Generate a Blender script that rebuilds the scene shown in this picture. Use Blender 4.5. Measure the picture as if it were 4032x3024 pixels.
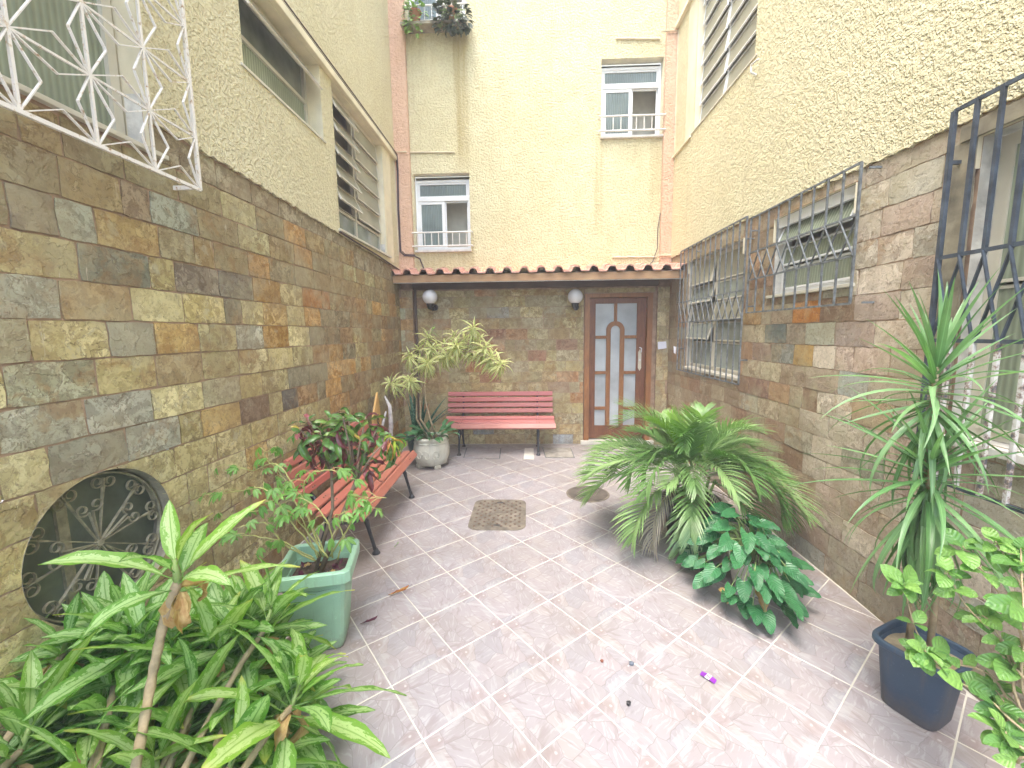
import bpy, math, random
from mathutils import Vector, Matrix
random.seed(11)
PI = math.pi
for o in list(bpy.data.objects): bpy.data.objects.remove(o)
SC = bpy.context.scene
COL = SC.collection
R = math.radians

# ------------------------------------------------------------------ camera
FPX, H = 1640.0, 1.62
yaw, pit, rol = -0.03965, 0.12253, -0.01281
_f = Vector((math.sin(yaw)*math.cos(pit), math.cos(yaw)*math.cos(pit), -math.sin(pit)))
_r = Vector((math.cos(yaw), -math.sin(yaw), 0)); _u = _r.cross(_f)
_c, _s = math.cos(rol), math.sin(rol)
CR = _r*_c + _u*_s; CU = _u*_c - _r*_s; CF = _f
CP = Vector((0, 0, H))
cam = bpy.data.cameras.new('camera'); co = bpy.data.objects.new('camera', cam); COL.objects.link(co)
cam.sensor_width = 36; cam.lens = FPX/4032*36; cam.clip_start = 0.02; cam.clip_end = 500
M = Matrix((CR, CU, -CF)).transposed().to_4x4(); M.translation = CP
co.matrix_world = M
SC.camera = co

def at(px, py, x=None, y=None, z=None):
    """the world point that a spot of the measured photograph has on a given plane"""
    d = CF + CR*((px-2016)/FPX) - CU*((py-1512)/FPX)
    if x is not None: k = x/d.x
    elif y is not None: k = y/d.y
    else: k = (z-H)/d.z
    return CP + d*k

# ------------------------------------------------------------------ light
w = bpy.data.worlds.new('World'); SC.world = w; w.use_nodes = True
nt = w.node_tree
bgn = nt.nodes['Background']; sky = nt.nodes.new('ShaderNodeTexSky')
sky.sky_type = 'NISHITA'; sky.sun_disc = False
SUN_EL, SUN_AZ = R(72), R(212)       # azimuth clockwise from +Y
sky.sun_elevation = SUN_EL; sky.sun_rotation = SUN_AZ
sky.air_density = 1.0; sky.dust_density = 3.0; sky.ozone_density = 1.0
nt.links.new(sky.outputs[0], bgn.inputs[0]); bgn.inputs[1].default_value = 0.15
sl = bpy.data.lights.new('sun', 'SUN'); sl.energy = 0.5; sl.angle = R(45); sl.color = (1, .96, .88)
so = bpy.data.objects.new('sun', sl); COL.objects.link(so)
sd = Vector((math.sin(SUN_AZ)*math.cos(SUN_EL), math.cos(SUN_AZ)*math.cos(SUN_EL), math.sin(SUN_EL)))
so.rotation_euler = sd.to_track_quat('Z', 'Y').to_euler()
so.location = (0, 0, 12)
SC.view_settings.view_transform = 'Standard'; SC.view_settings.look = 'None'
SC.view_settings.exposure = 2.95; SC.view_settings.gamma = 1.0
SC.view_settings.use_curve_mapping = False
SC.render.engine = 'CYCLES'
SC.cycles.max_bounces = 7; SC.cycles.diffuse_bounces = 4; SC.cycles.glossy_bounces = 2; SC.cycles.transmission_bounces = 3

# ------------------------------------------------------------------ node helpers
class NT:
    def __init__(s, name):
        s.m = bpy.data.materials.new(name); s.m.use_nodes = True
        s.t = s.m.node_tree; s.b = s.t.nodes['Principled BSDF']
    def n(s, typ, ins=None, **kw):
        nd = s.t.nodes.new('ShaderNode'+typ)
        for k, v in kw.items(): setattr(nd, k, v)
        for k, v in (ins or {}).items():
            sk = nd.inputs[k]
            if isinstance(v, bpy.types.NodeSocket): s.t.links.new(v, sk)
            else: sk.default_value = v
        return nd
    def coord(s, k='Object'): return s.n('TexCoord').outputs[k]
    def map(s, v, scale=(1,1,1), loc=(0,0,0), rot=(0,0,0)):
        return s.n('Mapping', {'Vector': v, 'Scale': scale, 'Location': loc, 'Rotation': rot}).outputs[0]
    def noise(s, v, scale=5, detail=4, rough=.55, dist=0, out=0):
        return s.n('TexNoise', {'Vector': v, 'Scale': scale, 'Detail': detail, 'Roughness': rough, 'Distortion': dist}).outputs[out]
    def math(s, op, a, b=0, c=0, clamp=False):
        nd = s.n('Math', {0: a, 1: b, 2: c}, operation=op); nd.use_clamp = clamp
        return nd.outputs[0]
    def vmath(s, op, a, b=(0,0,0)):
        return s.n('VectorMath', {0: a, 1: b}, operation=op).outputs[0]
    def ramp(s, f, stops, interp='LINEAR'):
        nd = s.n('ValToRGB', {'Fac': f}); cr = nd.color_ramp; cr.interpolation = interp
        while len(cr.elements) < len(stops): cr.elements.new(.5)
        for e, (p, c) in zip(cr.elements, stops):
            e.position = p; e.color = (c, c, c, 1) if isinstance(c, (int, float)) else (*c, 1)
        return nd.outputs[0]
    def mix(s, f, a, b, mode='MIX'):
        nd = s.n('Mix', data_type='RGBA', blend_type=mode)
        for i, v in ((0, f), (6, a), (7, b)):
            sk = nd.inputs[i]
            if isinstance(v, bpy.types.NodeSocket): s.t.links.new(v, sk)
            elif i == 0: sk.default_value = v
            else: sk.default_value = (*v, 1) if len(v) == 3 else v
        return nd.outputs[2]
    def bump(s, h, strength=.5, dist=.01, normal=None):
        ins = {'Height': h, 'Strength': strength, 'Distance': dist}
        if normal: ins['Normal'] = normal
        return s.n('Bump', ins).outputs[0]
    def set(s, **kw):
        for k, v in kw.items():
            sk = s.b.inputs[{'color': 'Base Color', 'rough': 'Roughness', 'metal': 'Metallic', 'normal': 'Normal',
                             'spec': 'Specular IOR Level', 'coat': 'Coat Weight'}[k]]
            if isinstance(v, bpy.types.NodeSocket): s.t.links.new(v, sk)
            else: sk.default_value = (*v, 1) if isinstance(v, tuple) and len(v) == 3 else v
        return s.m
    def leafy(s, col, tr=.3, rough=.4, normal=None):
        """leaf: reflects and lets some light through"""
        s.set(color=col, rough=rough, spec=.45)
        if normal: s.set(normal=normal)
        tl = s.n('BsdfTranslucent')
        if isinstance(col, bpy.types.NodeSocket): s.t.links.new(s.mix(1.0, col, (1.0, 1.25, .5), 'MULTIPLY'), tl.inputs[0])
        else: tl.inputs[0].default_value = (*col, 1)
        mx = s.n('MixShader', {0: tr, 1: s.b.outputs[0], 2: tl.outputs[0]})
        s.t.links.new(mx.outputs[0], s.t.nodes['Material Output'].inputs[0])
        return s.m

def plain(name, col, rough=.6, metal=0, spec=.5, bumps=None, vary=.12, vs=6):
    k = NT(name); c = k.coord()
    nz = k.noise(c, vs, 5)
    a = tuple(max(0, x*(1-vary)) for x in col); b = tuple(x*(1+vary) for x in col)
    k.set(color=k.ramp(nz, [(.3, a), (.7, b)]), rough=rough, metal=metal, spec=spec)
    if bumps: k.set(normal=k.bump(k.noise(c, bumps[0], 4), bumps[1], bumps[2]))
    return k.m

# --- rough cast render (yellow / salmon)
def stucco(name, ca, cb, stain=(.58, .50, .30), runs=()):
    k = NT(name); c = k.coord()
    big = k.noise(c, .9, 4, .6); mid = k.noise(c, 7, 4)
    b1_ = k.ramp(k.noise(c, 40, 2, .5), [(.40, 0.0), (.56, 1.0)], 'EASE'); b2_ = k.ramp(k.noise(c, 85, 2, .5), [(.42, 0.0), (.60, 1.0)], 'EASE')
    h = k.math('ADD', k.math('ADD', b1_, k.math('MULTIPLY', b2_, .45)), k.math('MULTIPLY', k.noise(c, 200, 2), .35))
    col = k.ramp(big, [(.3, cb), (.65, ca)])
    col = k.mix(k.ramp(mid, [(.35, .22), (.65, 0.0)]), col, stain)
    col = k.mix(k.math('MULTIPLY', k.math('SUBTRACT', 1.0, b1_), .30), col, stain)     # hollows of the relief toned darker
    st = k.noise(k.map(c, (6, 6, .35)), 1.6, 5, .65)
    st2 = k.noise(k.map(c, (22, 22, .8)), 1.0, 3, .6)
    drip = k.math('MULTIPLY', k.ramp(st, [(.56, 0.0), (.72, .5)]), k.ramp(st2, [(.4, .2), (.65, 1.0)]))
    if runs:
        sp = k.n('SeparateXYZ', {0: c}); X, Z = sp.outputs[0], sp.outputs[2]
        X = k.math('ADD', X, k.math('MULTIPLY', k.math('SUBTRACT', st2, .5), .05))
        def mr(v, a, b): 
            nd = k.n('MapRange', {'Value': v, 'From Min': a, 'From Max': b}, interpolation_type='SMOOTHSTEP'); return nd.outputs[0]
        for (x0, x1, z0, z1, f) in runs:
            m_ = k.math('MULTIPLY', k.math('MULTIPLY', mr(X, x0-.03, x0+.02), mr(X, x1+.03, x1-.02)), k.math('MULTIPLY', mr(Z, z0-.25, z0+.25), mr(Z, z1+.02, z1-.02)))
            m_ = k.math('MULTIPLY', k.math('MULTIPLY', m_, f), k.ramp(st2, [(.35, .35), (.6, 1.0)]))
            drip = k.math('MAXIMUM', drip, m_)
    col = k.mix(drip, col, stain)
    k.set(color=col, rough=.92, spec=.15, normal=k.bump(h, .85, .0085))
    return k.m
M_STUCCO = stucco('rough_cast_yellow', (.77, .725, .49), (.73, .675, .43))
M_STUCCO_END = stucco('rough_cast_yellow_stained', (.77, .725, .49), (.73, .675, .43), (.50, .41, .20), ((-.95, -.78, 3.95, 5.54, .9), (-1.56, -1.2, 5.0, 5.54, .35), (.93, 1.02, 3.0, 4.2, .55), (-1.56, -.75, 2.4, 2.76, .55), (1.66, 1.80, 3.3, 4.17, .4), (-.80, -.74, 2.4, 2.9, .7)))
M_SALMON = stucco('rough_cast_salmon', (.76, .53, .38), (.70, .47, .33), (.58, .36, .23))
M_SMOOTH = plain('smooth_plaster', (.74, .68, .49), .85, bumps=(30, .3, .004), vary=.15, vs=4)
M_JAMB = plain('peeling_jamb_plaster', (.58, .57, .52), .9, bumps=(40, .6, .006), vary=.35, vs=9)
M_MOULD = plain('dirty_plaster', (.27, .24, .17), .9, bumps=(40, .5, .006), vary=.5, vs=9)
M_MORTAR = plain('mortar', (.33, .23, .155), .95, bumps=(120, .6, .004), vary=.35, vs=14)
M_RUST_STAIN = None

def stone_mat():
    k = NT('slate'); c = k.coord(); oi = k.n('ObjectInfo')
    rnd = oi.outputs['Random']; base = oi.outputs['Color']; al = oi.outputs['Alpha']
    off = k.n('CombineXYZ', {0: k.math('MULTIPLY', rnd, 37.0), 1: k.math('MULTIPLY', rnd, 91.0), 2: k.math('MULTIPLY', rnd, 13.0)}).outputs[0]
    p = k.vmath('ADD', c, off)
    warp = k.vmath('ADD', p, k.vmath('MULTIPLY', k.noise(p, 9, 3, .6, 0, 1), (.10, .10, .10)))
    a = k.noise(warp, 6.5, 5, .62); b = k.noise(warp, 17, 5, .65); d = k.noise(p, 55, 4, .7)
    e = k.noise(k.vmath('ADD', warp, (5, 3, 1)), 6, 5, .65, .6)
    hs = k.n('HueSaturation', {'Hue': .503, 'Saturation': .92, 'Value': 1.32, 'Color': base}).outputs[0]
    hd = k.n('HueSaturation', {'Hue': .488, 'Saturation': 1.15, 'Value': .62, 'Color': base}).outputs[0]
    col = k.mix(k.math('MULTIPLY', k.ramp(a, [(.49, 0.0), (.505, .9)]), al), base, hs)
    col = k.mix(k.math('MULTIPLY', k.ramp(b, [(.49, 0.0), (.54, .85)]), al), col, hd)
    col = k.mix(k.math('MULTIPLY', k.ramp(a, [(.488, 0.0), (.50, .8), (.512, 0.0)]), al), col, (.14, .095, .055))
    col = k.mix(k.math('MULTIPLY', k.ramp(a, [(.58, 0.0), (.59, .7), (.60, 0.0)]), al), col, (.15, .10, .06))
    strong = k.math('MULTIPLY', k.ramp(rnd, [(.45, .05), (.9, .9)]), al)
    rust = k.mix(k.ramp(b, [(.4, 0.0), (.6, 1.0)]), (.40, .26, .10), (.30, .155, .06))
    col = k.mix(k.math('MULTIPLY', k.ramp(e, [(.50, 0.0), (.60, .85)]), strong), col, rust)
    pale = k.ramp(k.noise(k.vmath('ADD', warp, (2, 8, 4)), 10, 5, .7), [(.58, 0.0), (.64, .6)])
    col = k.mix(k.math('MULTIPLY', pale, al), col, (.44, .42, .30))
    col = k.mix(k.ramp(d, [(.32, .55), (.46, 0.0)]), col, (.13, .10, .065))
    gp = k.n('NewGeometry').outputs['Position']
    w1 = k.noise(gp, 1.7, 5, .6); w2 = k.noise(k.vmath('ADD', gp, (9, 4, 2)), 3.1, 5, .62)
    col = k.mix(k.ramp(w1, [(.40, .42), (.56, 0.0)]), col, (.27, .19, .105))
    col = k.mix(k.ramp(w2, [(.50, 0.0), (.64, .45)]), col, (.42, .385, .25))
    lime = k.noise(k.map(p, (40, 40, 5)), 1.0, 4, .7)
    col = k.mix(k.ramp(lime, [(.66, 0.0), (.70, .6)]), col, (.56, .50, .38))
    h = k.math('ADD', k.math('MULTIPLY', k.ramp(a, [(.36, 0.0), (.38, .35), (.50, .38), (.52, .75), (.62, .78), (.64, 1.0)]), .8),
               k.math('ADD', k.math('MULTIPLY', k.ramp(b, [(.47, 0.0), (.5, .4)]), .3), k.math('MULTIPLY', d, .3)))
    k.set(color=col, rough=.78, spec=.3, normal=k.bump(h, .95, .007))
    return k.m
M_STONE = stone_mat()

def tile_mat():
    k = NT('crazy_paving_print_tile'); c = k.coord(); oi = k.n('ObjectInfo')
    T = .165
    sx = k.n('SeparateXYZ', {0: c}); X, Y = sx.outputs[0], sx.outputs[1]
    wv = k.vmath('ADD', c, k.vmath('MULTIPLY', k.vmath('SUBTRACT', k.noise(c, 14, 2, .5, 0, 1), (.5, .5, .5)), (.030, .030, 0)))
    var = k.math('MULTIPLY', k.math('FLOOR', k.math('MULTIPLY', oi.outputs['Random'], 3.0)), 4.37)
    sq = k.vmath('ADD', k.map(wv, (.85, 1.45, 0), (3.17, 7.71, 0), (0, 0, .6)), k.n('CombineXYZ', {0: var, 1: 0.0, 2: 0.0}).outputs[0])
    vo = k.n('TexVoronoi', {'Vector': sq, 'Scale': 8.6}, feature='F1', voronoi_dimensions='2D')
    ed = k.n('TexVoronoi', {'Vector': sq, 'Scale': 8.6}, feature='DISTANCE_TO_EDGE', voronoi_dimensions='2D').outputs[0]
    cc = k.n('SeparateColor', {0: vo.outputs['Color']})
    ang = k.math('MULTIPLY', cc.outputs[0], 6.28)
    rot = k.n('VectorRotate', {'Vector': wv, 'Angle': ang}, rotation_type='Z_AXIS').outputs[0]
    st = k.noise(k.map(rot, (9, 48, 1)), 1.0, 6, .62, .35)
    st2 = k.noise(k.map(rot, (7, 26, 1), (4, 2, 0)), 1.0, 3, .5, .6)
    base = k.ramp(cc.outputs[1], [(0.0, (.335, .305, .315)), (.22, (.32, .295, .305)), (.42, (.35, .318, .315)), (.6, (.33, .308, .32)), (.78, (.31, .298, .318)), (.9, (.355, .325, .325))], 'CONSTANT')
    col = k.mix(k.ramp(st, [(.52, 0.0), (.57, .62)]), base, (.43, .42, .43))
    col = k.mix(k.ramp(st2, [(.56, 0.0), (.64, .50)]), col, (.24, .20, .20))
    # grey-blue wedges
    col = k.mix(k.math('MULTIPLY', k.math('GREATER_THAN', cc.outputs[2], .84), .35), col, (.27, .27, .30))
    # dark hairline between the printed stones
    col = k.mix(k.ramp(ed, [(.003, .6), (.018, 0.0)]), col, (.19, .165, .165))
    # white strips beside two edges, russet patch with a white fleck in one corner
    def band(v, a, b): return k.math('MULTIPLY', k.math('GREATER_THAN', v, a), k.math('LESS_THAN', v, b))
    mx = k.math('MULTIPLY', band(X, .128, .160), band(Y, -.05, .075))
    my = k.math('MULTIPLY', band(Y, -.160, -.128), band(X, -.075, .04))
    wcol = k.mix(k.ramp(k.noise(k.map(c, (20, 50, 1)), 1.0, 4), [(.4, 0.0), (.6, 1.0)]), (.33, .34, .35), (.44, .44, .44))
    col = k.mix(k.math('MULTIPLY', k.math('MAXIMUM', mx, my), .35), col, wcol)
    dc = k.n('VectorMath', {0: wv, 1: (.125, .125, 0)}, operation='DISTANCE').outputs['Value']
    col = k.mix(k.ramp(dc, [(.025, .5), (.045, 0.0)]), col, (.27, .21, .20))
    dn = k.n('VectorMath', {0: wv, 1: (-.13, -.13, 0)}, operation='DISTANCE').outputs['Value']
    col = k.mix(k.ramp(dn, [(.022, .45), (.042, 0.0)]), col, (.27, .21, .20))
    for q in ((.118, .132, 0), (-.126, -.118, 0)):
        dq = k.n('VectorMath', {0: wv, 1: q}, operation='DISTANCE').outputs['Value']
        col = k.mix(k.ramp(dq, [(.003, .7), (.008, 0.0)]), col, (.58, .57, .55))
    # dust and traffic dirt, in world space
    g = k.n('NewGeometry').outputs['Position']
    dirt = k.noise(g, 1.3, 5, .62)
    col = k.mix(k.ramp(dirt, [(.42, 0.0), (.70, .38)]), col, (.21, .175, .135))
    col = k.mix(k.ramp(k.noise(g, 260, 2), [(.70, 0.0), (.78, .5)]), col, (.20, .15, .11))
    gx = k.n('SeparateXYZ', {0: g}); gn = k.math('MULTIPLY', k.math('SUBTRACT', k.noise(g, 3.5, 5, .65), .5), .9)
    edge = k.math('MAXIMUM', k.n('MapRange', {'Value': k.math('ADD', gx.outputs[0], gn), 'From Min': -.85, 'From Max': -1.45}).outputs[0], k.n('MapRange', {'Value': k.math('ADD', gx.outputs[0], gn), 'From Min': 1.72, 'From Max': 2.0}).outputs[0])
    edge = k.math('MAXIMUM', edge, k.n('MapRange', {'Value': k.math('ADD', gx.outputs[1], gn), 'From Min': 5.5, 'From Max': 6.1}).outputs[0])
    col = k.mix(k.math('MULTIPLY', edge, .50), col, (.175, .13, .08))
    rg = k.ramp(k.noise(g, 6, 4), [(.3, .32), (.7, .50)])
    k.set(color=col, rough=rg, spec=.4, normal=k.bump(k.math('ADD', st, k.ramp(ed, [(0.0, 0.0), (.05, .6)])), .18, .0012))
    return k.m
M_TILE = tile_mat()
M_GROUT = plain('tile_grout', (.58, .56, .48), .9, bumps=(200, .3, .002), vary=.18, vs=5)
M_CONC = plain('old_concrete', (.30, .28, .24), .95, bumps=(60, .6, .004), vary=.35, vs=9)
M_GROUND = plain('ground', (.22, .2, .17), .95)
M_GIRON = plain('blue_black_grille_paint', (.05, .065, .085), .5, bumps=(90, .4, .002), vary=.5, vs=20)
M_IRON = plain('black_iron_paint', (.035, .036, .04), .45, bumps=(90, .4, .002), vary=.5, vs=20)
M_STUD = plain('rusty_stud', (.13, .085, .06), .7)
M_CAST2 = plain('brown_cast_cover', (.10, .085, .07), .7, vary=.4, vs=10)
M_CAST = plain('cast_iron_cover', (.19, .165, .13), .65, metal=.2, bumps=(80, .5, .002), vary=.45, vs=10)
M_WHITEPAINT = plain('old_white_paint', (.72, .70, .65), .6, bumps=(120, .4, .002), vary=.14, vs=14)
M_ALU = plain('white_aluminium', (.76, .78, .78), .35, vary=.04)
M_CREAMFRAME = plain('cream_window_frame', (.60, .57, .47), .5, vary=.1)
M_GREYIRON = plain('grey_weathered_iron', (.13, .145, .15), .6, bumps=(120, .5, .002), vary=.55, vs=30)
def rusty():
    k = NT('flaking_white_rusty_bar'); c = k.coord()
    a = k.noise(c, 22, 5, .7); z = k.n('SeparateXYZ', {0: c}).outputs[2]
    f = k.math('ADD', a, k.math('MULTIPLY', z, .0))
    col = k.ramp(f, [(.40, (.10, .10, .11)), (.46, (.30, .22, .18)), (.52, (.55, .53, .50)), (.7, (.66, .65, .62))])
    k.set(color=col, rough=.75, normal=k.bump(a, .6, .004)); return k.m
M_FLAKE = rusty()
def starpaint():
    k = NT('white_paint_rust_spots'); c = k.coord()
    a = k.noise(c, 45, 4, .7)
    col = k.ramp(a, [(.28, (.30, .16, .07)), (.36, (.62, .52, .40)), (.44, (.78, .75, .70))])
    k.set(color=col, rough=.6, normal=k.bump(a, .4, .002)); return k.m
M_STAR = starpaint()
def wood(name, a, b, sc=(3, 3, .4), rough=.4, bs=.3):
    k = NT(name); c = k.coord()
    g = k.noise(k.map(c, sc), 12, 5, .6, 1.2); n = k.noise(c, 3, 4)
    col = k.mix(k.ramp(n, [(.35, 0.0), (.7, .5)]), k.ramp(g, [(.3, a), (.7, b)]), tuple(x*.6 for x in a))
    k.set(color=col, rough=rough, normal=k.bump(g, bs, .002)); return k.m
M_DOOR = wood('varnished_door_wood', (.15, .052, .024), (.26, .105, .042))
M_DOORB = wood('door_moulding_wood', (.24, .095, .03), (.40, .185, .065))
M_FASCIA = wood('stained_fascia_board', (.42, .23, .11), (.56, .37, .20), (.5, 4, 4), .6)
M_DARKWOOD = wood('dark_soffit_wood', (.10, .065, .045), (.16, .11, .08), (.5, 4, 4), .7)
def benchpaint():
    k = NT('red_bench_paint'); c = k.coord(); oi = k.n('ObjectInfo')
    g = k.noise(k.map(c, (1.5, 40, 40)), 1.0, 4, .6); n = k.noise(c, 9, 5, .65)
    base = oi.outputs['Color']
    col = k.mix(k.ramp(g, [(.35, .28), (.6, 0.0)]), base, (.36, .10, .075))
    col = k.mix(k.ramp(n, [(.62, 0.0), (.70, .5)]), col, (.26, .11, .08))
    k.set(color=col, rough=.42, spec=.45, normal=k.bump(g, .25, .0015)); return k.m
M_BENCH = benchpaint()
def clay():
    k = NT('clay_roof_tile'); c = k.coord(); oi = k.n('ObjectInfo')
    n = k.noise(c, 8, 5, .65); m = k.noise(c, 40, 3)
    col = k.mix(k.math('MULTIPLY', oi.outputs['Random'], .6), (.60, .35, .275), (.48, .26, .20))
    col = k.mix(k.ramp(n, [(.50, 0.0), (.68, .6)]), col, (.20, .13, .10))
    col = k.mix(k.ramp(m, [(.6, 0.0), (.75, .4)]), col, (.62, .42, .34))
    k.set(color=col, rough=.85, normal=k.bump(n, .4, .004)); return k.m
M_CLAY = clay()
def ribbed(name, col, axis=0, freq=90., rough=.16):
    k = NT(name); c = k.coord()
    s = k.n('SeparateXYZ', {0: c}).outputs[axis]
    w_ = k.math('SINE', k.math('MULTIPLY', s, freq*2*PI))
    n = k.noise(c, 2.5, 3)
    a = tuple(x*.72 for x in col); b = tuple(x*1.25 for x in col)
    cc = k.mix(k.math('MULTIPLY_ADD', w_, .22, .25), k.ramp(n, [(.3, a), (.7, b)]), tuple(x*.45 for x in col))
    k.set(color=cc, rough=rough, spec=.6, normal=k.bump(w_, .5, .0035)); return k.m
M_RIB_X = ribbed('ribbed_glass_facade', (.17, .22, .21), 0, 42.)
M_RIB_Y = ribbed('ribbed_glass_side', (.30, .35, .25), 1, 36.)
M_RIB_SLAT = ribbed('ribbed_glass_louvre', (.36, .35, .25), 1, 48., .35)
M_GLASS = plain('dim_window_glass', (.27, .30, .25), .08, spec=.7, vary=.4, vs=3)
M_FROST = plain('frosted_door_glass', (.44, .48, .49), .30, spec=.5, vary=.22, vs=3, bumps=(150, .3, .001))
M_DARKROOM = plain('dim_room', (.60, .57, .46), .9)
M_OPAL = plain('opal_globe', (.66, .66, .66), .22, spec=.6, vary=.05)
M_BLACKPL = plain('black_plastic', (.03, .03, .032), .4)
def dirty(name, col, rough, soil_=(.16, .11, .07), h=.10, amt=.6, bumps=(60, .2, .002)):
    k = NT(name); c = k.coord(); z = k.n('SeparateXYZ', {0: c}).outputs[2]
    n = k.noise(c, 14, 5, .7); streak = k.noise(k.map(c, (30, 30, 2)), 1.0, 4, .6)
    base = k.ramp(k.noise(c, 5, 4), [(.3, tuple(x*.88 for x in col)), (.7, tuple(x*1.08 for x in col))])
    m = k.math('MULTIPLY', k.n('MapRange', {'Value': k.math('ADD', z, k.math('MULTIPLY', k.math('SUBTRACT', n, .5), .22)), 'From Min': h, 'From Max': 0.0}).outputs[0], amt)
    col_ = k.mix(m, base, soil_)
    col_ = k.mix(k.ramp(streak, [(.56, 0.0), (.68, .38)]), col_, tuple((x+y)/2 for x, y in zip(col, soil_)))
    col_ = k.mix(k.ramp(k.noise(c, 70, 3, .7), [(.62, 0.0), (.70, .35)]), col_, tuple(min(1, x*1.5+.05) for x in col))
    k.set(color=col_, rough=rough, normal=k.bump(k.noise(c, bumps[0], 4), bumps[1], bumps[2])); return k.m
M_MINT = dirty('mint_green_plastic', (.33, .56, .40), .5)
M_NAVYPL = dirty('dark_slate_blue_plastic', (.038, .07, .115), .55, amt=.45)
M_WHITEPOT = dirty('cream_glazed_cement', (.60, .585, .48), .55, amt=.5, bumps=(22, .5, .01))
M_TERRA = plain('terracotta', (.42, .19, .10), .8)
M_TEAL = plain('dark_teal_glaze', (.03, .10, .09), .35)
M_SOIL = plain('potting_soil', (.09, .06, .04), .95, vary=.5, vs=30, bumps=(70, 1, .01))
M_DRYSOIL = plain('dry_sandy_soil', (.36, .29, .19), .95, vary=.25, vs=20, bumps=(70, .8, .006))
M_PVC = plain('painted_conduit', (.62, .54, .38), .6)
M_PINKPVC = plain('painted_conduit_white', (.70, .66, .56), .6)
M_CABLE = plain('dark_cable', (.08, .05, .05), .6)
M_PAPER = plain('white_paper', (.72, .74, .80), .8, vary=.04)
M_CREAMPL = plain('cream_plastic', (.66, .62, .48), .5)
M_BARK = plain('grey_root_wood', (.36, .34, .32), .85, vary=.4, vs=20, bumps=(40, .8, .01))
M_ORANGEWOOD = plain('orange_carved_wood', (.60, .36, .12), .6, vary=.15)
M_PALEMARBLE = plain('pale_threshold_stone', (.62, .60, .53), .5)
M_PANEL = plain('dark_green_panel', (.125, .145, .105), .7, vary=.35, vs=7, bumps=(50, .4, .003))
M_LIMEIRON = plain('cream_dusty_iron', (.30, .27, .18), .7, vary=.35, vs=30, bumps=(120, .5, .002))

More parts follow.
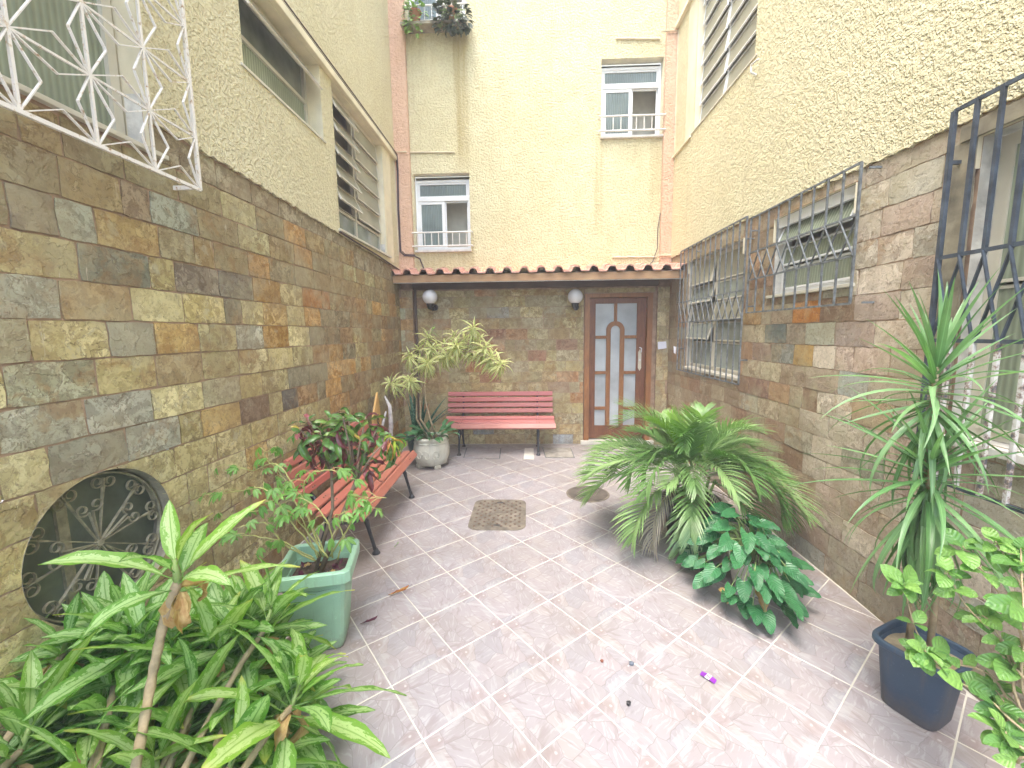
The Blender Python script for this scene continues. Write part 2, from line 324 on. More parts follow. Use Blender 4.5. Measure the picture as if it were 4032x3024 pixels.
# --- leaf materials (UV.x across the blade with the midrib at .5, UV.y from base to tip)
def leafmat(name, kind, **kw):
    k = NT(name); uv = k.n('TexCoord').outputs['UV']; c = k.coord(); oi = k.n('ObjectInfo')
    s = k.n('SeparateXYZ', {0: uv}); U, V = s.outputs[0], s.outputs[1]
    rib = k.math('ABSOLUTE', k.math('SUBTRACT', U, .5))
    rnd = oi.outputs['Random']
    off = k.n('CombineXYZ', {0: k.math('MULTIPLY', rnd, 31.0), 1: k.math('MULTIPLY', rnd, 17.0), 2: 0.0}).outputs[0]
    p = k.vmath('ADD', uv, off)
    nrm = None
    if kind == 'aglaonema':
        g = k.mix(rnd, (.11, .28, .04), (.27, .47, .06))
        pale = k.mix(rnd, (.38, .56, .24), (.54, .66, .28))
        n = k.noise(k.map(p, (5, 9, 1)), 1.0, 5, .65, 1.2)
        f = k.math('SUBTRACT', k.math('ADD', n, k.math('MULTIPLY', k.math('SUBTRACT', .30, rib), .9)), .0)
        m = k.ramp(f, [(.50, 0.0), (.56, .95)])
        m = k.math('MULTIPLY', m, k.ramp(rib, [(.02, .25), (.05, 1.0)]))
        col = k.mix(m, g, pale)
        n2 = k.noise(k.map(p, (14, 22, 1)), 1.0, 3, .6)
        col = k.mix(k.math('MULTIPLY', k.ramp(n2, [(.6, 0.0), (.66, .8)]), .9), col, g)
        tip = k.math('MULTIPLY', k.ramp(V, [(.82, 0.0), (1.0, 1.0)]), k.math('GREATER_THAN', rnd, .6))
        col = k.mix(tip, col, (.62, .58, .14))
        nrm = k.bump(k.math('SUBTRACT', k.math('MULTIPLY', k.math('ABSOLUTE', k.math('SINE', k.math('MULTIPLY', k.math('ADD', V, k.math('MULTIPLY', rib, -.8)), 30.0))), .3), k.ramp(rib, [(0.0, 1.0), (.04, 0.0)])), .35, .003)
        return k.leafy(col, .38, .42, nrm)
    if kind == 'stripe':   # cream margins, green centre
        e = kw.get('edge', (.70, .66, .30)); g = kw.get('mid', (.10, .22, .05))
        n = k.noise(k.map(p, (3, 6, 1)), 1.0, 2)
        f = k.math('ADD', rib, k.math('MULTIPLY', k.math('SUBTRACT', n, .5), .1))
        col = k.mix(k.ramp(f, [(.10, 0.0), (.17, 1.0)]), g, e)
        col = k.mix(k.math('MULTIPLY', rnd, .35), col, (.30, .40, .10))
        return k.leafy(col, .3, .45)
    if kind == 'snake':
        n = k.noise(k.map(p, (2, 28, 1)), 1.0, 3, .6, .8)
        col = k.ramp(n, [(.4, (.02, .07, .045)), (.55, (.05, .15, .09)), (.7, (.20, .30, .20))])
        return k.leafy(col, .05, .4)
    if kind == 'veined':   # broad leaf with pale midrib and side veins
        a, b = kw['a'], kw['b']
        col = k.mix(rnd, a, b)
        side = k.math('ABSOLUTE', k.math('SINE', k.math('MULTIPLY', k.math('SUBTRACT', V, k.math('MULTIPLY', rib, .55)), kw.get('veins', 26.0))))
        vein = k.math('MAXIMUM', k.ramp(rib, [(.0, 1.0), (.035, 0.0)]), k.math('MULTIPLY', k.ramp(side, [(.0, .8), (.16, 0.0)]), .55))
        col = k.mix(k.math('MULTIPLY', vein, kw.get('vf', .5)), col, kw.get('v', (.16, .34, .12)))
        n = k.noise(k.map(p, (4, 6, 1)), 1.0, 4)
        col = k.mix(k.ramp(n, [(.4, .25), (.6, 0.0)]), col, tuple(x*.6 for x in a))
        nrm = k.bump(side, kw.get('bs', .5), .004)
        return k.leafy(col, kw.get('tr', .15), kw.get('rough', .28), nrm)
    if kind == 'croton':
        n = k.noise(k.map(p, (2.5, 4, 1)), 1.0, 3)
        which = k.ramp(rnd, [(0.0, (.10, .24, .05)), (.34, (.15, .035, .045)), (.44, (.08, .20, .04)), (.66, (.12, .03, .03)), (.76, (.18, .30, .06)), (.92, (.30, .09, .10)), (.97, (.46, .36, .07))], 'CONSTANT')
        col = k.mix(k.ramp(n, [(.45, 0.0), (.65, .7)]), which, (.09, .055, .03))
        return k.leafy(col, .15, .3)
    if kind == 'dead':
        n = k.noise(k.map(p, (4, 5, 1)), 1.0, 4)
        return k.leafy(k.ramp(n, [(.35, kw['a']), (.65, kw['b'])]), .3, .7)
    # plain blade
    a, b = kw['a'], kw['b']
    col = k.mix(rnd, a, b)
    n = k.noise(k.map(c, (9, 9, 9)), 1.0, 3)
    col = k.mix(k.ramp(n, [(.4, .3), (.6, 0.0)]), col, tuple(x*.55 for x in a))
    col = k.mix(k.ramp(rib, [(.0, kw.get('vf', .3)), (.08, 0.0)]), col, tuple(min(1, x*1.8) for x in b))
    return k.leafy(col, kw.get('tr', .3), kw.get('rough', .4))
L_AGL = leafmat('variegated_green_leaf', 'aglaonema')
L_SONG = leafmat('cream_striped_leaf', 'stripe')
L_SNAKE = leafmat('snake_plant_leaf', 'snake')
L_PHIL = leafmat('glossy_heart_leaf', 'veined', a=(.03, .14, .05), b=(.06, .22, .08), rough=.24, v=(.08, .24, .10), vf=.22)
L_PEACE = leafmat('peace_lily_leaf', 'veined', a=(.045, .15, .05), b=(.08, .24, .08), veins=20., vf=.3)
L_ROUND = leafmat('round_shrub_leaf', 'veined', a=(.10, .25, .06), b=(.26, .46, .11), veins=16., vf=.3, rough=.35, tr=.3, v=(.30, .48, .20))
L_CROT = leafmat('croton_leaf', 'croton')
L_CROTB = leafmat('croton_leaf_bright', 'dead', a=(.55, .12, .07), b=(.60, .42, .10))
L_LIME = leafmat('croton_leaf_lime', 'blade', a=(.20, .36, .04), b=(.42, .52, .06))
L_VINE = leafmat('palmate_vine_leaf', 'blade', a=(.16, .36, .07), b=(.30, .50, .15), tr=.42)
L_YUC = leafmat('sword_leaf', 'blade', a=(.11, .25, .085), b=(.25, .42, .20), rough=.32, tr=.3)
L_PALM = leafmat('palm_leaflet', 'blade', a=(.12, .25, .07), b=(.30, .44, .18), rough=.33, tr=.3)
L_PALMY = leafmat('palm_leaflet_young', 'blade', a=(.12, .27, .03), b=(.24, .40, .06), rough=.35, tr=.3)
L_PALMD = leafmat('dead_palm_leaflet', 'dead', a=(.30, .26, .20), b=(.46, .42, .35))
L_DEAD = leafmat('dry_brown_leaf', 'dead', a=(.42, .24, .09), b=(.58, .42, .18))
L_DARK = leafmat('dark_begonia_leaf', 'veined', a=(.06, .075, .05), b=(.11, .13, .085), rough=.4, vf=.3)
L_LIGHT = leafmat('light_green_leaf', 'veined', a=(.16, .32, .06), b=(.32, .48, .12), rough=.4, vf=.3)
L_REDLEAF = leafmat('fallen_red_leaf', 'dead', a=(.42, .07, .04), b=(.60, .34, .06))
L_PURPLE = leafmat('fallen_purple_leaf', 'dead', a=(.09, .02, .05), b=(.16, .04, .07))
M_STEM = plain('green_stem', (.22, .32, .10), .6)
M_CANE = plain('brown_cane', (.34, .27, .16), .8, vary=.3, vs=30, bumps=(60, .6, .004))
M_REDSTEM = plain('dark_woody_stem', (.20, .15, .10), .8, vary=.3, vs=30)
M_VSTEM = plain('yellow_green_vine', (.38, .38, .13), .6)

# ------------------------------------------------------------------ geometry helpers
class G:
    def __init__(s): s.v = []; s.f = []; s.uv = None
    def box(s, c, d, rot=None):
        b = len(s.v); c = Vector(c)
        for k in range(8):
            p = Vector(((k & 1)-.5, ((k >> 1) & 1)-.5, ((k >> 2) & 1)-.5))
            p = Vector((p.x*d[0], p.y*d[1], p.z*d[2]))
            if rot is not None: p = rot @ p
            s.v.append(c+p)
        for q in ((0,2,3,1),(4,5,7,6),(0,1,5,4),(2,6,7,3),(0,4,6,2),(1,3,7,5)): s.f.append(tuple(b+i for i in q))
        return s
    def rng(s, a, b):
        a, b = Vector(a), Vector(b)
        return s.box((a+b)/2, tuple(abs(x) for x in (b-a)))
    def bar(s, a, b, w, h, up=(0, 0, 1)):
        a, b = Vector(a), Vector(b); d = b-a; L = d.length; y = d.normalized()
        up = Vector(up); x = y.cross(up)
        if x.length < 1e-4: x = y.cross(Vector((1, 0, 0)))
        x.normalize(); z = x.cross(y)
        return s.box((a+b)/2, (w, L, h), Matrix((x, y, z)).transposed())
    def tube(s, pts, r, n=8, cap=True):
        pts = [Vector(p) for p in pts]; b0 = len(s.v)
        rr = r if isinstance(r, (list, tuple)) else [r]*len(pts)
        t = (pts[1]-pts[0]).normalized()
        x = t.cross(Vector((0, 0, 1)))
        if x.length < .05: x = t.cross(Vector((1, 0, 0)))
        x.normalize()
        for i, p in enumerate(pts):
            t = (pts[min(i+1, len(pts)-1)]-pts[max(i-1, 0)]).normalized()
            x = (x - t*x.dot(t)).normalized(); y = t.cross(x)
            for k in range(n):
                a = 2*PI*k/n
                s.v.append(p + (x*math.cos(a)+y*math.sin(a))*rr[i])
        for i in range(len(pts)-1):
            for k in range(n):
                a, b = b0+i*n+k, b0+i*n+(k+1) % n
                s.f.append((a, b, b+n, a+n))
        if cap:
            s.f.append(tuple(b0+k for k in reversed(range(n))))
            s.f.append(tuple(b0+(len(pts)-1)*n+k for k in range(n)))
        return s
    def lathe(s, prof, c=(0, 0, 0), n=32, sq=None, cap0=True):
        """profile of (radius, z); sq=(power) gives a rounded-square section"""
        b0 = len(s.v); c = Vector(c)
        for r, z in prof:
            for k in range(n):
                a = 2*PI*(k+.5)/n; ca, sa = math.cos(a), math.sin(a)
                q = 1.0
                if sq: q = (abs(ca)**sq+abs(sa)**sq)**(-1/sq)
                s.v.append(c+Vector((ca*r*q, sa*r*q, z)))
        for i in range(len(prof)-1):
            for k in range(n):
                a, b = b0+i*n+k, b0+i*n+(k+1) % n
                s.f.append((a, b, b+n, a+n))
        if cap0: s.f.append(tuple(b0+k for k in reversed(range(n))))
        s.f.append(tuple(b0+(len(prof)-1)*n+k for k in range(n)))
        return s
    def quad(s, *p):
        b = len(s.v); s.v += [Vector(q) for q in p]; s.f.append(tuple(range(b, b+len(p)))); return s
    def prism(s, poly, fn, a, b):
        """2-D polygon extruded between offsets a and b; fn(u, v, w) -> point"""
        n = len(poly); k = len(s.v)
        for w_ in (a, b):
            for u, v in poly: s.v.append(Vector(fn(u, v, w_)))
        s.f.append(tuple(k+i for i in reversed(range(n)))); s.f.append(tuple(k+n+i for i in range(n)))
        for i in range(n):
            j = (i+1) % n; s.f.append((k+i, k+j, k+n+j, k+n+i))
        return s
    def add(s, g, M=None):
        b = len(s.v)
        s.v += [(M @ Vector(v)) if M is not None else v for v in g.v]
        s.f += [tuple(b+i for i in f) for f in g.f]
        if g.uv is not None:
            if s.uv is None: s.uv = [(.5, .5)]*b
            s.uv += g.uv
        elif s.uv is not None: s.uv += [(.5, .5)]*len(g.v)
        return s

def mesh(name, g, m, origin=(0, 0, 0), smooth=False):
    me = bpy.data.meshes.new(name); o = Vector(origin)
    me.from_pydata([tuple(Vector(v)-o) for v in g.v], [], g.f)
    if g.uv is not None:
        if len(g.uv) < len(g.v): g.uv += [(.5, .5)]*(len(g.v)-len(g.uv))
        ul = me.uv_layers.new(name='UVMap')
        for lp in me.loops: ul.data[lp.index].uv = g.uv[lp.vertex_index]
    me.materials.append(m)
    if smooth:
        for p in me.polygons: p.use_smooth = True
    me.update()
    return me
ORG = {}
def thing(name, label=None, cat=None, loc=(0, 0, 0), group=None, kind=None):
    o = bpy.data.objects.new(name, None); COL.objects.link(o); o.location = loc
    o.empty_display_size = .1
    ORG[o.name] = Vector(loc)
    if label: o['label'] = label
    if cat: o['category'] = cat
    if group: o['group'] = group
    if kind: o['kind'] = kind
    return o
def tag(o, label=None, cat=None, group=None, kind=None):
    for k, v in (('label', label), ('category', cat), ('group', group), ('kind', kind)):
        if v: o[k] = v
    return o
def obj(name, g, m, parent=None, smooth=False, at_=None, label=None, bevel=0):
    """link geometry given in world (or the thing's own) coordinates as one object"""
    org = Vector(at_) if at_ is not None else (ORG[parent.name] if parent else Vector((0, 0, 0)))
    me = mesh(name, g, m, org, smooth)
    o = bpy.data.objects.new(name, me); COL.objects.link(o)
    if parent:
        o.parent = parent; o.location = org-ORG[parent.name]
    else: o.location = org
    ORG[o.name] = org
    if label: o['label'] = label
    if bevel:
        b = o.modifiers.new('bevel', 'BEVEL'); b.width = bevel; b.segments = 2; b.limit_method = 'ANGLE'
    return o
def inst(name, me, parent, M):
    o = bpy.data.objects.new(name, me); COL.objects.link(o)
    o.parent = parent
    L = M.copy(); L.translation = M.translation-ORG[parent.name]
    o.matrix_local = L
    ORG[o.name] = M.translation.copy()
    return o
def copy_tree(o, parent=None):
    c = o.copy(); COL.objects.link(c); c.parent = parent
    for ch in list(o.children): copy_tree(ch, c)
    return c
rnd = random.uniform

# wall frames: (u along, v up, w out of the wall into the court)
XL, XR, D = -1.80, 1.96, 5.96
def FL(u, v, w_=0.): return Vector((XL+w_, u, v))
def FR(u, v, w_=0.): return Vector((XR-w_, u, v))
def FB(u, v, w_=0.): return Vector((u, D-w_, v))

def panel(fn, u0, u1, v0, v1, holes, w_, depth, parent, name, m, ragged=None, label=None, dmat=None):
    """flat wall skin with rectangular holes whose reveals go back by depth"""
    us = sorted({u0, u1, *[h[0] for h in holes], *[h[1] for h in holes]})
    vs = sorted({v0, v1, *[h[2] for h in holes], *[h[3] for h in holes]})
    us = [u for u in us if u0 <= u <= u1]; vs = [v for v in vs if v0 <= v <= v1]
    g = G()
    hole = lambda cu, cv: any(h[0] < cu < h[1] and h[2] < cv < h[3] for h in holes)
    for i in range(len(us)-1):
        a, b = us[i], us[i+1]; j0 = -1
        if ragged:
            mr = max(ragged(a), ragged(b))+.012
            j0 = next(j for j in range(len(vs)-1) if vs[j+1] > mr)
            d = vs[j0+1]
            if not hole((a+b)/2, (vs[j0]+d)/2):
                n = max(2, int((b-a)/.03))
                low = [fn(a+(b-a)*k/n, ragged(a+(b-a)*k/n)+rnd(-.008, .010), w_) for k in range(n+1)]
                k0 = len(g.v); g.v += low+[fn(b, d, w_), fn(a, d, w_)]; g.f.append(tuple(range(k0, k0+n+3)))
                back = (fn(0, 0, 0)-fn(0, 0, w_))*2
                for k in range(n): g.quad(low[k], low[k]+back, low[k+1]+back, low[k+1])
        for j in range(j0+1, len(vs)-1):
            c, d = vs[j], vs[j+1]
            if hole((a+b)/2, (c+d)/2): continue
            g.quad(fn(a, c, w_), fn(b, c, w_), fn(b, d, w_), fn(a, d, w_))
    o = obj(name, g, m, parent, label=label)
    r = G()
    for (a, b, c, d) in [h[:4] for h in holes]:
        if b <= u0 or a >= u1 or d <= v0 or c >= v1: continue
        c2, d2 = max(c, v0), min(d, v1)
        for (p, q) in (((a, c2), (a, d2)), ((b, c2), (b, d2))):
            r.quad(fn(*p, w_), fn(*q, w_), fn(*q, w_-depth), fn(*p, w_-depth))
        if c2 == c: r.quad(fn(a, c, w_), fn(b, c, w_), fn(b, c, w_-depth), fn(a, c, w_-depth))
        if d2 == d: r.quad(fn(a, d, w_), fn(b, d, w_), fn(b, d, w_-depth), fn(a, d, w_-depth))
    if r.v: obj('reveal', r, dmat or M_SMOOTH, parent)
    return o

PAL = [((.35, .31, .20), 3), ((.27, .26, .185), 3), ((.24, .18, .12), 2.4), ((.42, .385, .265), 2), ((.31, .25, .16), 3),
       ((.38, .26, .13), 1.3), ((.24, .225, .16), 1.2), ((.30, .20, .13), 1.2), ((.38, .20, .08), .35)]
def pick(pal):
    t = sum(w_ for _, w_ in pal); r = random.random()*t
    for c, w_ in pal:
        r -= w_
        if r <= 0: return c
    return pal[0][0]
def stones(fn, u0, u1, vtop, rowh, v00, excl, parent, cap, pal=PAL, circle=None, over=(), phase=0., tint=(1.36, 1.27, .94), patch=(.5, 1.0), hue=(.985, .62), widths=(.30,)*5+(.30, .22, .15, .26)):
    items = []; row = 0; v = v00
    while v < 3:
        vt = v+rowh
        u = u0 - rnd(0, .3)
        while u < u1:
            wd = random.choice(widths)*rnd(.94, 1.06)
            a, b = max(u, u0), min(u+wd, u1); u += wd
            if b-a < .03: continue
            top = min(vt, min(vtop(a), vtop(b)))
            lo = max(v, 0.0)
            if top-lo < .025: continue
            rects = [(a, b, lo, top)]
            for (e0, e1, f0, f1) in excl:
                nr = []
                for (p, q, r_, s_) in rects:
                    if e1 <= p or e0 >= q or f1 <= r_ or f0 >= s_: nr.append((p, q, r_, s_)); continue
                    if e0-p > .03: nr.append((p, e0, r_, s_))
                    if q-e1 > .03: nr.append((e1, q, r_, s_))
                    pp, qq = max(p, e0), min(q, e1)
                    if f0-r_ > .03: nr.append((pp, qq, r_, f0))
                    if s_-f1 > .03: nr.append((pp, qq, f1, s_))
                rects = nr
            items += rects
        v = vt; row += 1
    cols = []
    for (a, b, c, d) in items:
        col = pick(pal((a+b)/2, (c+d)/2) if callable(pal) else pal)
        col = tuple(c_*t_ for c_, t_ in zip(col, tint))
        j = rnd(.9, 1.1); col = tuple(x*j for x in col)
        if hue: col = (col[0], min(col[1], col[0]*hue[0]), min(col[2], col[0]*hue[1]))
        cols.append(col)
    for (pu, pv, col) in over:
        for k, (a, b, c, d) in enumerate(items):
            if a <= pu <= b and c <= pv <= d: cols[k] = col
    rest = G(); made = 0
    order = sorted(range(len(items)), key=lambda k: (items[k][0] < cap[1]) if cap else 0)
    for k in order:
        a, b, c, d = items[k]
        g_ = .0034 if (parent is wl and a < 3.3) else .0022
        a2, b2, c2, d2 = a+g_, b-g_, c+g_, d-g_
        if b2-a2 < .015 or d2-c2 < .015: continue
        nx = 5 if b-a > .12 else 3; nz = 3 if d-c > .06 else 2
        near = circle and math.hypot(max(circle[0]-b, a-circle[0], 0), max(circle[1]-d, c-circle[1], 0)) < circle[2]
        if near:
            nx, nz = 12, 8
            if all(math.hypot(x-circle[0], z-circle[1]) < circle[2] for x in (a, b) for z in (c, d)): continue
        base = rnd(.004, .0075); tx, tz = rnd(-.0012, .0012), rnd(-.0012, .0012)
        g = G(); idx = {}
        ins = {}
        for i in range(nx+1):
            for j in range(nz+1):
                x = a2+(b2-a2)*i/nx; z = c2+(d2-c2)*j/nz
                if i in (0, nx): x += rnd(-.004, .004)
                if j in (0, nz): z += rnd(-.003, .003)
                if i in (0, nx) and j in (0, nz):
                    x += (.004 if i == 0 else -.004)*random.random(); z += (.004 if j == 0 else -.004)*random.random()
                inside = False
                if near:
                    dx, dz = x-circle[0], z-circle[1]; rr = math.hypot(dx, dz)
                    if rr < circle[2]:
                        inside = True; x = circle[0]+dx/rr*circle[2]; z = circle[1]+dz/rr*circle[2]
                ww = base+tx*(i/nx-.5)*2+tz*(j/nz-.5)*2+rnd(-.0009, .0009)
                if i in (0, nx) or j in (0, nz): ww -= .0015
                idx[i, j] = len(g.v); ins[i, j] = inside
                g.v.append(fn(x, z, max(ww, .002)))
        used = {}
        for i in range(nx):
            for j in range(nz):
                q = [(i, j), (i+1, j), (i+1, j+1), (i, j+1)]
                if all(ins[t] for t in q): continue
                g.f.append(tuple(idx[t] for t in q))
                for e in range(4):
                    x, y = idx[q[e]], idx[q[(e+1) % 4]]
                    used[(x, y)] = used.get((x, y), 0)+1
        wdir = fn(0, 0, 0)-fn(0, 0, 1)
        bd = [e for e in used if (e[1], e[0]) not in used]
        for (x, y) in bd:
            p, q = g.v[x], g.v[y]
            off = .022
            n0 = len(g.v); g.v += [q+wdir*off, p+wdir*off]; g.f.append((y, x, n0+1, n0))
        if not g.f: continue
        if cap and (made >= cap[0] or (a+b)/2 < cap[1]):
            rest.add(g); continue
        ctr = fn((a+b)/2, (c+d)/2, 0)
        o = obj('stone', g, M_STONE, parent, at_=ctr)
        o.color = (*cols[k], rnd(*patch)); made += 1
    if rest.f:
        o = obj('stone_field', rest, M_STONE, parent); o['kind'] = 'stuff'; o.color = (.33, .28, .18, 1)
    return made

# ================================================================== ground and floor
g = G().quad((-60, -60, -.09), (60, -60, -.09), (60, 60, -.09), (-60, 60, -.09))
tag(obj('ground', g, M_GROUND), kind='structure')
floor = thing('floor', 'courtyard floor of diagonal grey and mauve stone print ceramic tiles', None, kind='structure')
Y0F = -2.5
obj('grout_bed', G().rng((XL-.2, Y0F, -.08), (XR+.2, D+.2, -.0012)), M_GROUT, floor)
gang, gs = .8709724, .2034697*H
gU = Vector((math.cos(gang), -math.sin(gang))); gW = Vector((math.sin(gang), math.cos(gang)))
gO = Vector((.22367177, 1.58805458))*H
def clip(poly, x0, x1, y0, y1):
    for ax, sg, lim in ((0, 1, x0), (0, -1, x1), (1, 1, y0), (1, -1, y1)):
        out = []
        for i in range(len(poly)):
            p, q = poly[i], poly[(i+1) % len(poly)]
            dp, dq = sg*(p[ax]-lim), sg*(q[ax]-lim)
            if dp >= 0: out.append(p)
            if (dp >= 0) != (dq >= 0):
                t = dp/(dp-dq); out.append((p[0]+(q[0]-p[0])*t, p[1]+(q[1]-p[1])*t))
        poly = out
        if not poly: return []
    return poly
def tile_geo(poly, h=0.0):
    """glazed slab with a small eased edge, polygon in local coordinates"""
    g = G(); n = len(poly)
    cx = sum(p[0] for p in poly)/n; cy = sum(p[1] for p in poly)/n
    e = .0022
    top = [(p[0]+(cx-p[0])*e/max(.03, math.hypot(cx-p[0], cy-p[1]))*1.4, p[1]+(cy-p[1])*e/max(.03, math.hypot(cx-p[0], cy-p[1]))*1.4) for p in poly]
    g.v = [Vector((x, y, h)) for x, y in top]+[Vector((x, y, h-.0013)) for x, y in poly]+[Vector((x, y, h-.006)) for x, y in poly]
    g.f.append(tuple(range(n)))
    for i in range(n):
        j = (i+1) % n
        g.f.append((n+i, n+j, j, i)); g.f.append((2*n+i, 2*n+j, n+j, n+i))
    return g
half = gs/2-.0028
full_me = None; cnt = 0; restt = G()
for i in range(-30, 31):
    for j in range(-30, 31):
        c = gO+gU*(i+.5)*gs+gW*(j+.5)*gs
        if not (XL-.3 < c.x < XR+.3 and Y0F-.3 < c.y < D+.3): continue
        loc = [(-half, -half), (half, -half), (half, half), (-half, half)]
        wp = [(c.x+gU.x*a+gW.x*b, c.y+gU.y*a+gW.y*b) for a, b in loc]
        cl = clip(wp, XL+.012, XR-.012, Y0F, D-.012)
        if len(cl) < 3: continue
        area = abs(sum(cl[k][0]*cl[(k+1) % len(cl)][1]-cl[(k+1) % len(cl)][0]*cl[k][1] for k in range(len(cl))))/2
        if area < .0012: continue
        lp = []
        for x, y in cl:
            dv = Vector((x, y))-c; lp.append((dv.dot(gU), dv.dot(gW)))
        dz = rnd(-.0004, .0004)
        if c.y < .75:
            tg = tile_geo(lp)
            restt.add(tg, Matrix.Translation((c.x, c.y, 0)) @ Matrix.Rotation(-gang, 4, 'Z')); continue
        if area > .99*(2*half)**2:
            if full_me is None: full_me = mesh('tile', tile_geo(loc), M_TILE)
            me = full_me
        else: me = mesh('tile', tile_geo(lp), M_TILE)
        o = bpy.data.objects.new('tile', me); COL.objects.link(o); o.parent = floor
        turn = 0 if (random.random() < .7 or me is not full_me) else PI
        o.location = (c.x, c.y, dz); o.rotation_euler = (rnd(-.0012, .0012), rnd(-.0012, .0012), -gang+turn); cnt += 1
o = obj('tile_field', restt, M_TILE, floor); o['kind'] = 'stuff'
print('tiles', cnt)

# ================================================================== walls
def flat(fn, u0, u1, v0, v1, holes, w_, parent, name, m):
    return panel(fn, u0, u1, v0, v1, holes, w_, .08, parent, name, m, dmat=M_JAMB)
def room(fn, u0, u1, v0, v1, w0, dep, parent, m=None):
    g = G(); e = .25
    A = [fn(u0, v0, w0), fn(u1, v0, w0), fn(u1, v1, w0), fn(u0, v1, w0)]
    B = [fn(u0-e, v0-e, w0-dep), fn(u1+e, v0-e, w0-dep), fn(u1+e, v1+e, w0-dep), fn(u0-e, v1+e, w0-dep)]
    for i in range(4):
        j = (i+1) % 4; g.quad(A[i], A[j], B[j], B[i])
    g.quad(*B)
    return obj('interior', g, m or M_DARKROOM, parent)
def fbox(g, fn, u0, u1, v0, v1, w0, w1):
    a, b = fn(u0, v0, w0), fn(u1, v1, w1)
    return g.rng(a, b)
def rect_frame(g, fn, u0, u1, v0, v1, t, w0, w1):
    fbox(g, fn, u0, u0+t, v0, v1, w0, w1); fbox(g, fn, u1-t, u1, v0, v1, w0, w1)
    fbox(g, fn, u0+t, u1-t, v0, v0+t, w0, w1); fbox(g, fn, u0+t, u1-t, v1-t, v1, w0, w1)
    return g
WTOP = 8.6
# ---- left wall
wl = thing('courtyard_wall', 'left courtyard wall, yellow rough render above brown slate blocks with a round barred opening', 'wall')
HL = [(.55, 2.03, 2.51, 3.80), (2.79, 3.83, 3.32, 3.93), (4.05, 5.38, 2.62, 3.93), (2.6, 3.9, 6.0, 7.2), (4.1, 5.5, 6.0, 7.2)]
vtl = lambda u: 2.727-.037*u
OC = (1.62, .75, .312)
panel(FL, -2.5, D, 2.40, WTOP, HL, .020, .16, wl, 'render', M_STUCCO, ragged=lambda u: vtl(u)-.004)
cs = OC[2]+.03
flat(FL, -2.5, D, 0, 2.75, [(OC[0]-cs, OC[0]+cs, OC[1]-cs, OC[1]+cs), (.553, 2.027, 2.513, 3), (4.053, 5.377, 2.603, 3)], 0, wl, 'mortar', M_MORTAR)
g = G(); n = 48      # filling round the circular opening and its reveal
ring = []
for k in range(n):
    a = 2*PI*(k+.5)/n; ca, sa = math.cos(a), math.sin(a); q = cs/max(abs(ca), abs(sa))
    ring.append(((OC[0]+ca*OC[2], OC[1]+sa*OC[2]), (OC[0]+ca*q, OC[1]+sa*q)))
for k in range(n):
    (a, b), (c, d) = ring[k], ring[(k+1) % n]
    g.quad(FL(*a), FL(*b), FL(*d), FL(*c))
obj('mortar', g, M_MORTAR, wl)
g = G()
for k in range(n):
    a, c = ring[k][0], ring[(k+1) % n][0]
    g.quad(FL(*a, .006), FL(*c, .006), FL(*c, -.09), FL(*a, -.09))
wo = obj('window', g, M_MOULD, wl, smooth=True, label='round opening low in the slate with a plastered edge')
obj('panel', G().prism([(OC[0]+math.cos(2*PI*k/n)*(OC[2]+.01), OC[1]+math.sin(2*PI*k/n)*(OC[2]+.01)) for k in range(n)], FL, -.09, -.10), M_PANEL, wo)
g = G(); fbox(g, FL, OC[0]-.115, OC[0]-.085, OC[1]-.30, OC[1]+.30, -.089, -.075); fbox(g, FL, OC[0]-.083, OC[0]-.07, OC[1]-.31, OC[1]+.31, -.089, -.082)
obj('meeting_stile', g, M_LIMEIRON, wo)
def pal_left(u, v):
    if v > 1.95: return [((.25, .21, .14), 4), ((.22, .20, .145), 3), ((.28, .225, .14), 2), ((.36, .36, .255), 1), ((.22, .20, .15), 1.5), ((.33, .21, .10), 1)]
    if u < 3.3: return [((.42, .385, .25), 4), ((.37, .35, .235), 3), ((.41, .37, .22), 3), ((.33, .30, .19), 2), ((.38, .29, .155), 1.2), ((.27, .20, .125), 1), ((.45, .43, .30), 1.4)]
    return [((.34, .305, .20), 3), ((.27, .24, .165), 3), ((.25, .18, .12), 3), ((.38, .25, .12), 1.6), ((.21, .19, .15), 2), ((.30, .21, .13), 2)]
OR, OC2, PALE, DK, GN, BR = (.46, .20, .05), (.42, .26, .08), (.47, .46, .34), (.17, .155, .125), (.25, .28, .21), (.25, .145, .08)
ovl = [(1100, 1163, OR), (1205, 1188, OR), (1277, 1206, (.40, .19, .07)), (1006, 1152, OC2), (1129, 1340, OC2), (1321, 1416, (.42, .24, .07)), (900, 1150, DK), (470, 1060, (.20, .21, .15)),
       (730, 1090, (.25, .21, .15)), (60, 1140, (.40, .41, .31)), (240, 1150, (.36, .37, .28)), (430, 1180, (.42, .31, .15)), (80, 1300, (.46, .44, .28)), (520, 1340, (.38, .36, .26)), (900, 1220, (.22, .21, .14)),
       (1010, 1330, PALE), (350, 1500, (.27, .26, .16)), (620, 1480, (.40, .31, .16)), (60, 1500, (.40, .39, .25)), (440, 1640, (.45, .44, .34)), (180, 1680, BR), (90, 1760, (.42, .40, .29)),
       (380, 1750, (.33, .32, .235)), (640, 1700, (.42, .41, .31)), (890, 1560, (.47, .43, .26)), (330, 870, (.36, .38, .29)), (560, 900, (.42, .32, .14)), (690, 850, (.33, .345, .26)), (100, 850, (.25, .22, .16)),
       (500, 760, (.31, .24, .15)), (850, 630, (.35, .28, .17)), (1150, 1540, DK), (1000, 1960, (.40, .22, .08)), (1050, 1620, (.22, .15, .10)), (1210, 1440, (.27, .25, .16))]
ovl = [(at(px, py, x=XL).y, at(px, py, x=XL).z, c) for px, py, c in ovl]
